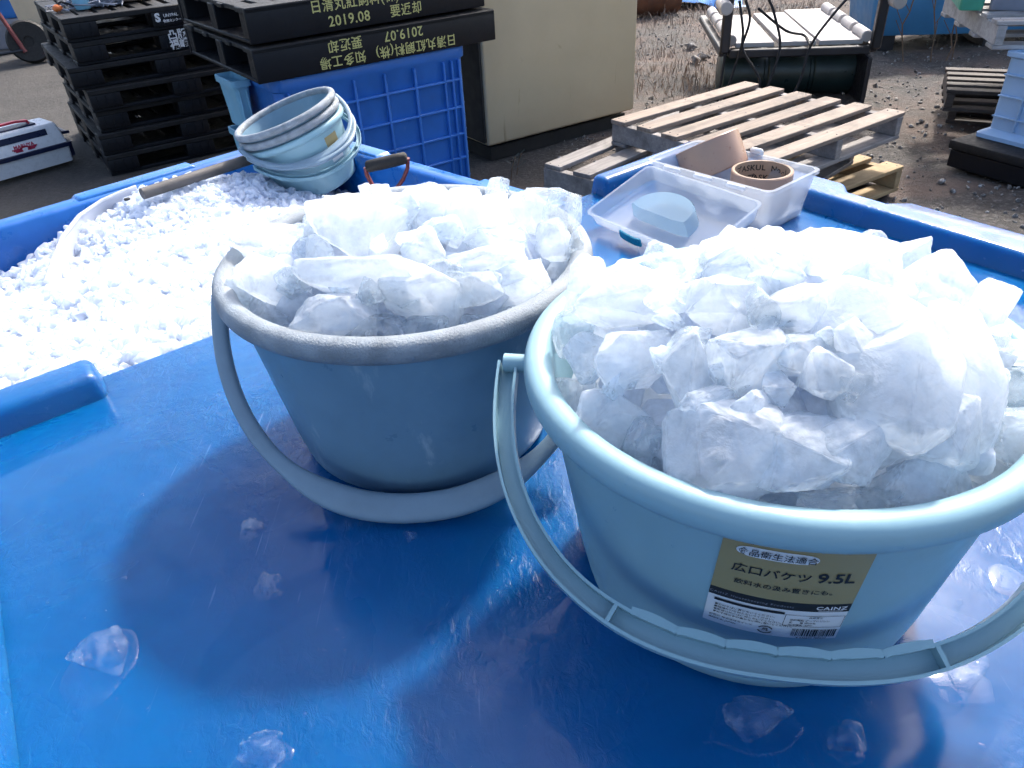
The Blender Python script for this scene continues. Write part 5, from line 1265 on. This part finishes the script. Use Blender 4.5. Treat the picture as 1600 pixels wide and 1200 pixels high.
def far_left():
    # hand truck with a black tyre
    c = at(58, 98, GZ); root = thing('hand_truck', 'hand truck with one fat black tyre and red poles in front of blue crates', 'hand truck', c, R(25))
    r0 = .2
    w_ = MB().lathe([(.05, -.05), (r0*.55, -.055), (r0*.9, -.06), (r0, -.03), (r0, .03), (r0*.9, .06), (r0*.55, .055), (.05, .05)], 40, Matrix.Translation((0, 0, r0)) @ Matrix.Rotation(R(80), 4, 'X'), closed=True).build('tyre', 'rubber', root, 40)
    MB().lathe([(.001, -.035), (.1, -.035), (.1, .035), (.001, .035)], 24, Matrix.Translation((0, 0, r0)) @ Matrix.Rotation(R(80), 4, 'X')).build('hub', 'rubber', root, 40)
    MB().tube([(-.06, -.08, .12), (-.2, .0, .6), (-.34, .1, 1.15), (-.44, .12, 1.3)], .02, 8).build('pole', 'red_metal', root)
    MB().tube([(-.34, -.02, .1), (-.42, .05, .5), (-.52, .1, 1.1)], .016, 8).build('pole', 'steel_dark', root)
    MB().tube([(-.06, -.08, .14), (-.36, -.02, .12)], .016, 8).build('axle', 'steel_dark', root)
    # standing cardboard sheet
    a, b = at(40, 96, GZ), at(85, 93, GZ); a = a+Vector((0, .25, 0)); b = b+Vector((.05, .25, 0)); d = b-a; th = math.atan2(d.y, d.x)
    r = thing('cardboard_sheet', 'tall folded tan cardboard sheet propped upright behind the black tyre', 'cardboard', a, th)
    q = MB(); L_ = max(.3, d.length)
    prof = [(0, 0), (.03, .3), (.01, .6), (.05, .9), (.1, 1.4)]
    for i in range(len(prof)-1):
        (y0, z0), (y1, z1) = prof[i], prof[i+1]; q.hexa([(-.06, y0, z0), (L_, y0, z0), (L_, y0+.012, z0), (-.06, y0+.012, z0)], [(-.08, y1, z1-.003), (L_-.02, y1, z1-.003), (L_-.02, y1+.012, z1-.003), (-.08, y1+.012, z1-.003)], .002, 1)
    q.build('sheet', 'cardboard', r, 30)
    # crates behind
    base = at(-10, 92, GZ)+Vector((-.1, .5, 0))
    specs = [('grey_crate', 'dull olive-grey crate at the bottom behind the hand truck', 'grey_box', .3), ('blue_crate', 'deep blue crate with a white lip behind the hand truck', 'crate_blue', .24), ('pale_crate', 'pale blue crate on the deep blue one behind the hand truck', 'crate_light', .22), ('slate_crate', 'slate blue crate on top behind the hand truck', 'grey_box', .5)]
    z = GZ
    for i, (nm, lb_, m_, h) in enumerate(specs):
        r = thing(nm, lb_, 'crate', (base.x-.2, base.y+.03*i, z), R(14))
        def Lq(o, zz): return rrect(-.4+o, .75-o, o, .8-o, .03, zz)
        MB().ring([Lq(.03, .0), Lq(.02, .02), Lq(.0, h-.04), Lq(-.01, h-.035), Lq(-.01, h-.003), Lq(.012, h-.003), Lq(.04, .03)], cap0=True, cap1=True).build('body', m_, r, 40)
        MB().ring([Lq(-.016, h-.05), Lq(-.016, h-.012), Lq(-.008, h-.01)], cap0=False).build('lip', 'white_plastic' if i == 1 else m_, r, 40)
        z += h
    a = at(92, 92, GZ)+Vector((.1, .3, 0)); r = thing('brown_board', 'dark red-brown board standing behind the tall black pallet stack', 'board', a, R(35))
    MB().box((.2, 0, .35), (.5, .03, .7), bev=.004).build('panel', 'brown_board', r)
    # odds and ends lying on top of the tall stack
    zt = GZ+7*.124+.001
    for nm, lb_, cat, u, v, m_, kind in (('orange_float', 'small orange float lying on the tall black pallet stack', 'float', 92, 19, 'orange', 's'), ('blue_bottle', 'pale blue bottle with a white cap standing on the tall black pallet stack', 'bottle', 130, 14, 'crate_light', 'b'), ('grey_block', 'square grey block on the tall black pallet stack', 'block', 160, 11, 'grey_box', 'k'), ('pink_tub', 'dull pinkish tub on the tall black pallet stack', 'tub', 205, 3, 'tape_core', 'k')):
        p = at(u, v, zt); r = thing(nm, lb_, cat, (p.x, p.y, zt), R(20))
        if kind == 's':
            MB().lathe([(.001, 0), (.012, .001), (.024, .01), (.028, .02), (.022, .032), (.01, .04), (.001, .041)], 24).build('ball', m_, r, 60)
            MB().tube([(0, 0, .04), (.03, 0, .05), (.07, .02, .03), (.1, .02, .006)], .006, 8).build('cord', 'rope_black', r)
        elif kind == 'b':
            MB().lathe([(.001, 0), (.04, 0), (.045, .01), (.045, .1), (.02, .13), (.02, .14), (.001, .14)], 20).build('body', m_, r, 50)
            MB().lathe([(.001, .14), (.024, .14), (.024, .165), (.001, .165)], 16).build('cap', 'white_plastic', r, 50)
        else:
            MB().box((0, .12, .09), (.24, .2, .18), bev=.015, seg=2).build('body', m_, r); MB().box((0, .0185, .12), (.1, .01, .03), bev=.003).build('recess', 'steel_dark', r)
    rg = random.Random(9); p = at(110, 16, zt); q = MB()
    for k in range(34):
        a = Vector((rg.uniform(-.12, .2), rg.uniform(.0, .3), .005)); b = a+Vector((rg.uniform(-.14, .14), rg.uniform(-.1, .1), rg.uniform(0, .05))); c = b+Vector((rg.uniform(-.14, .14), rg.uniform(-.1, .1), -.01))
        q.tube([a, a.lerp(b, .5)+Vector((0, 0, .02)), b, c], .004, 5)
    o = q.build('net_tangle', 'grey_box', smooth=60, loc=p); tag(o, 'tangle of grey net cord on the tall black pallet stack', 'net')
far_left()
def far_mid():
    c = at(1060, 12, GZ); r = MB(); rg = random.Random(6)
    n = 26; vs = []
    for j in range(9):
        for i in range(n):
            x = -1+2*i/(n-1); y = -1+2*j/8; k = max(0, 1-x*x*.9-y*y*.8)
            vs.append((x*.75, y*.3, .2*k**.5*(1+.35*noise.noise((x*4, y*4, 2)))+.02*noise.noise((x*12, y*9, 1))))
    fs = [(j*n+i, j*n+i+1, (j+1)*n+i+1, (j+1)*n+i) for j in range(8) for i in range(n-1)]
    tag(r.add(vs, fs).build('blue_tarp', 'tarp_blue', smooth=50, loc=(c.x, c.y+.2, GZ-.02)), 'crumpled bright blue tarp lying in the dry grass far behind', 'tarp')
    c = at(1014, 22, GZ); root = thing('rusty_drum', 'rusty brown drum lying in the dry grass beside the beige box', 'drum', c, R(10))
    MB().lathe([(.001, -.3), (.19, -.3), (.2, -.28), (.2, -.1), (.206, -.09), (.2, -.08), (.2, .1), (.206, .11), (.2, .12), (.2, .28), (.19, .3), (.001, .3)], 32, Matrix.Translation((0, 0, .18)) @ Matrix.Rotation(math.pi/2, 4, 'Y')).build('body', 'rust', root, 40)
    MB().lathe([(.001, 0), (.03, 0), (.03, .015), (.001, .015)], 12, Matrix.Translation((-.3, -.08, .22)) @ Matrix.Rotation(-math.pi/2, 4, 'Y')).build('bung', 'steel_dark', root)
    rg = random.Random(12)
    for i, (u, v) in enumerate(((968, 18), (976, 30), (1098, 92), (1086, 98), (1078, 76))):
        p = at(u, v, GZ); b = chunk_mesh(rg, (.07, .06, .045), 12, .15, .05, 1); o = MB().bm(b).build('stone', 'pebble', smooth=50, loc=(p.x, p.y, GZ+.02))
        tag(o, 'fist-sized grey stone lying among the dry weeds right of the beige box', 'stone', 'stones in the weeds')
    # small weeds at the foot of the beige box
    for i, (u, v) in enumerate(((797, 268), (806, 262))):
        b = at(u, v, GZ); r = thing('weed', 'thin dark weed at the foot of the beige box', 'weed', (b.x, b.y-.12, GZ), 0, 'weeds by the beige box'); q = MB(); pts = [Vector((0, 0, -.01)), Vector((.01, 0, .06)), Vector((.03, 0, .12))]
        q.tube(pts, .003, 5)
        q.build('stem', 'stem_dry', r); q = MB()
        for k in range(7):
            a = k*1.1; z = .05+.01*k; q.add([(.015, 0, z), (.015+.04*math.cos(a), .04*math.sin(a), z+.02), (.015+.045*math.cos(a+.35), .045*math.sin(a+.35), z+.025)], [(0, 1, 2)])
        q.build('leaves', 'green_dark', r, 0)
far_mid()
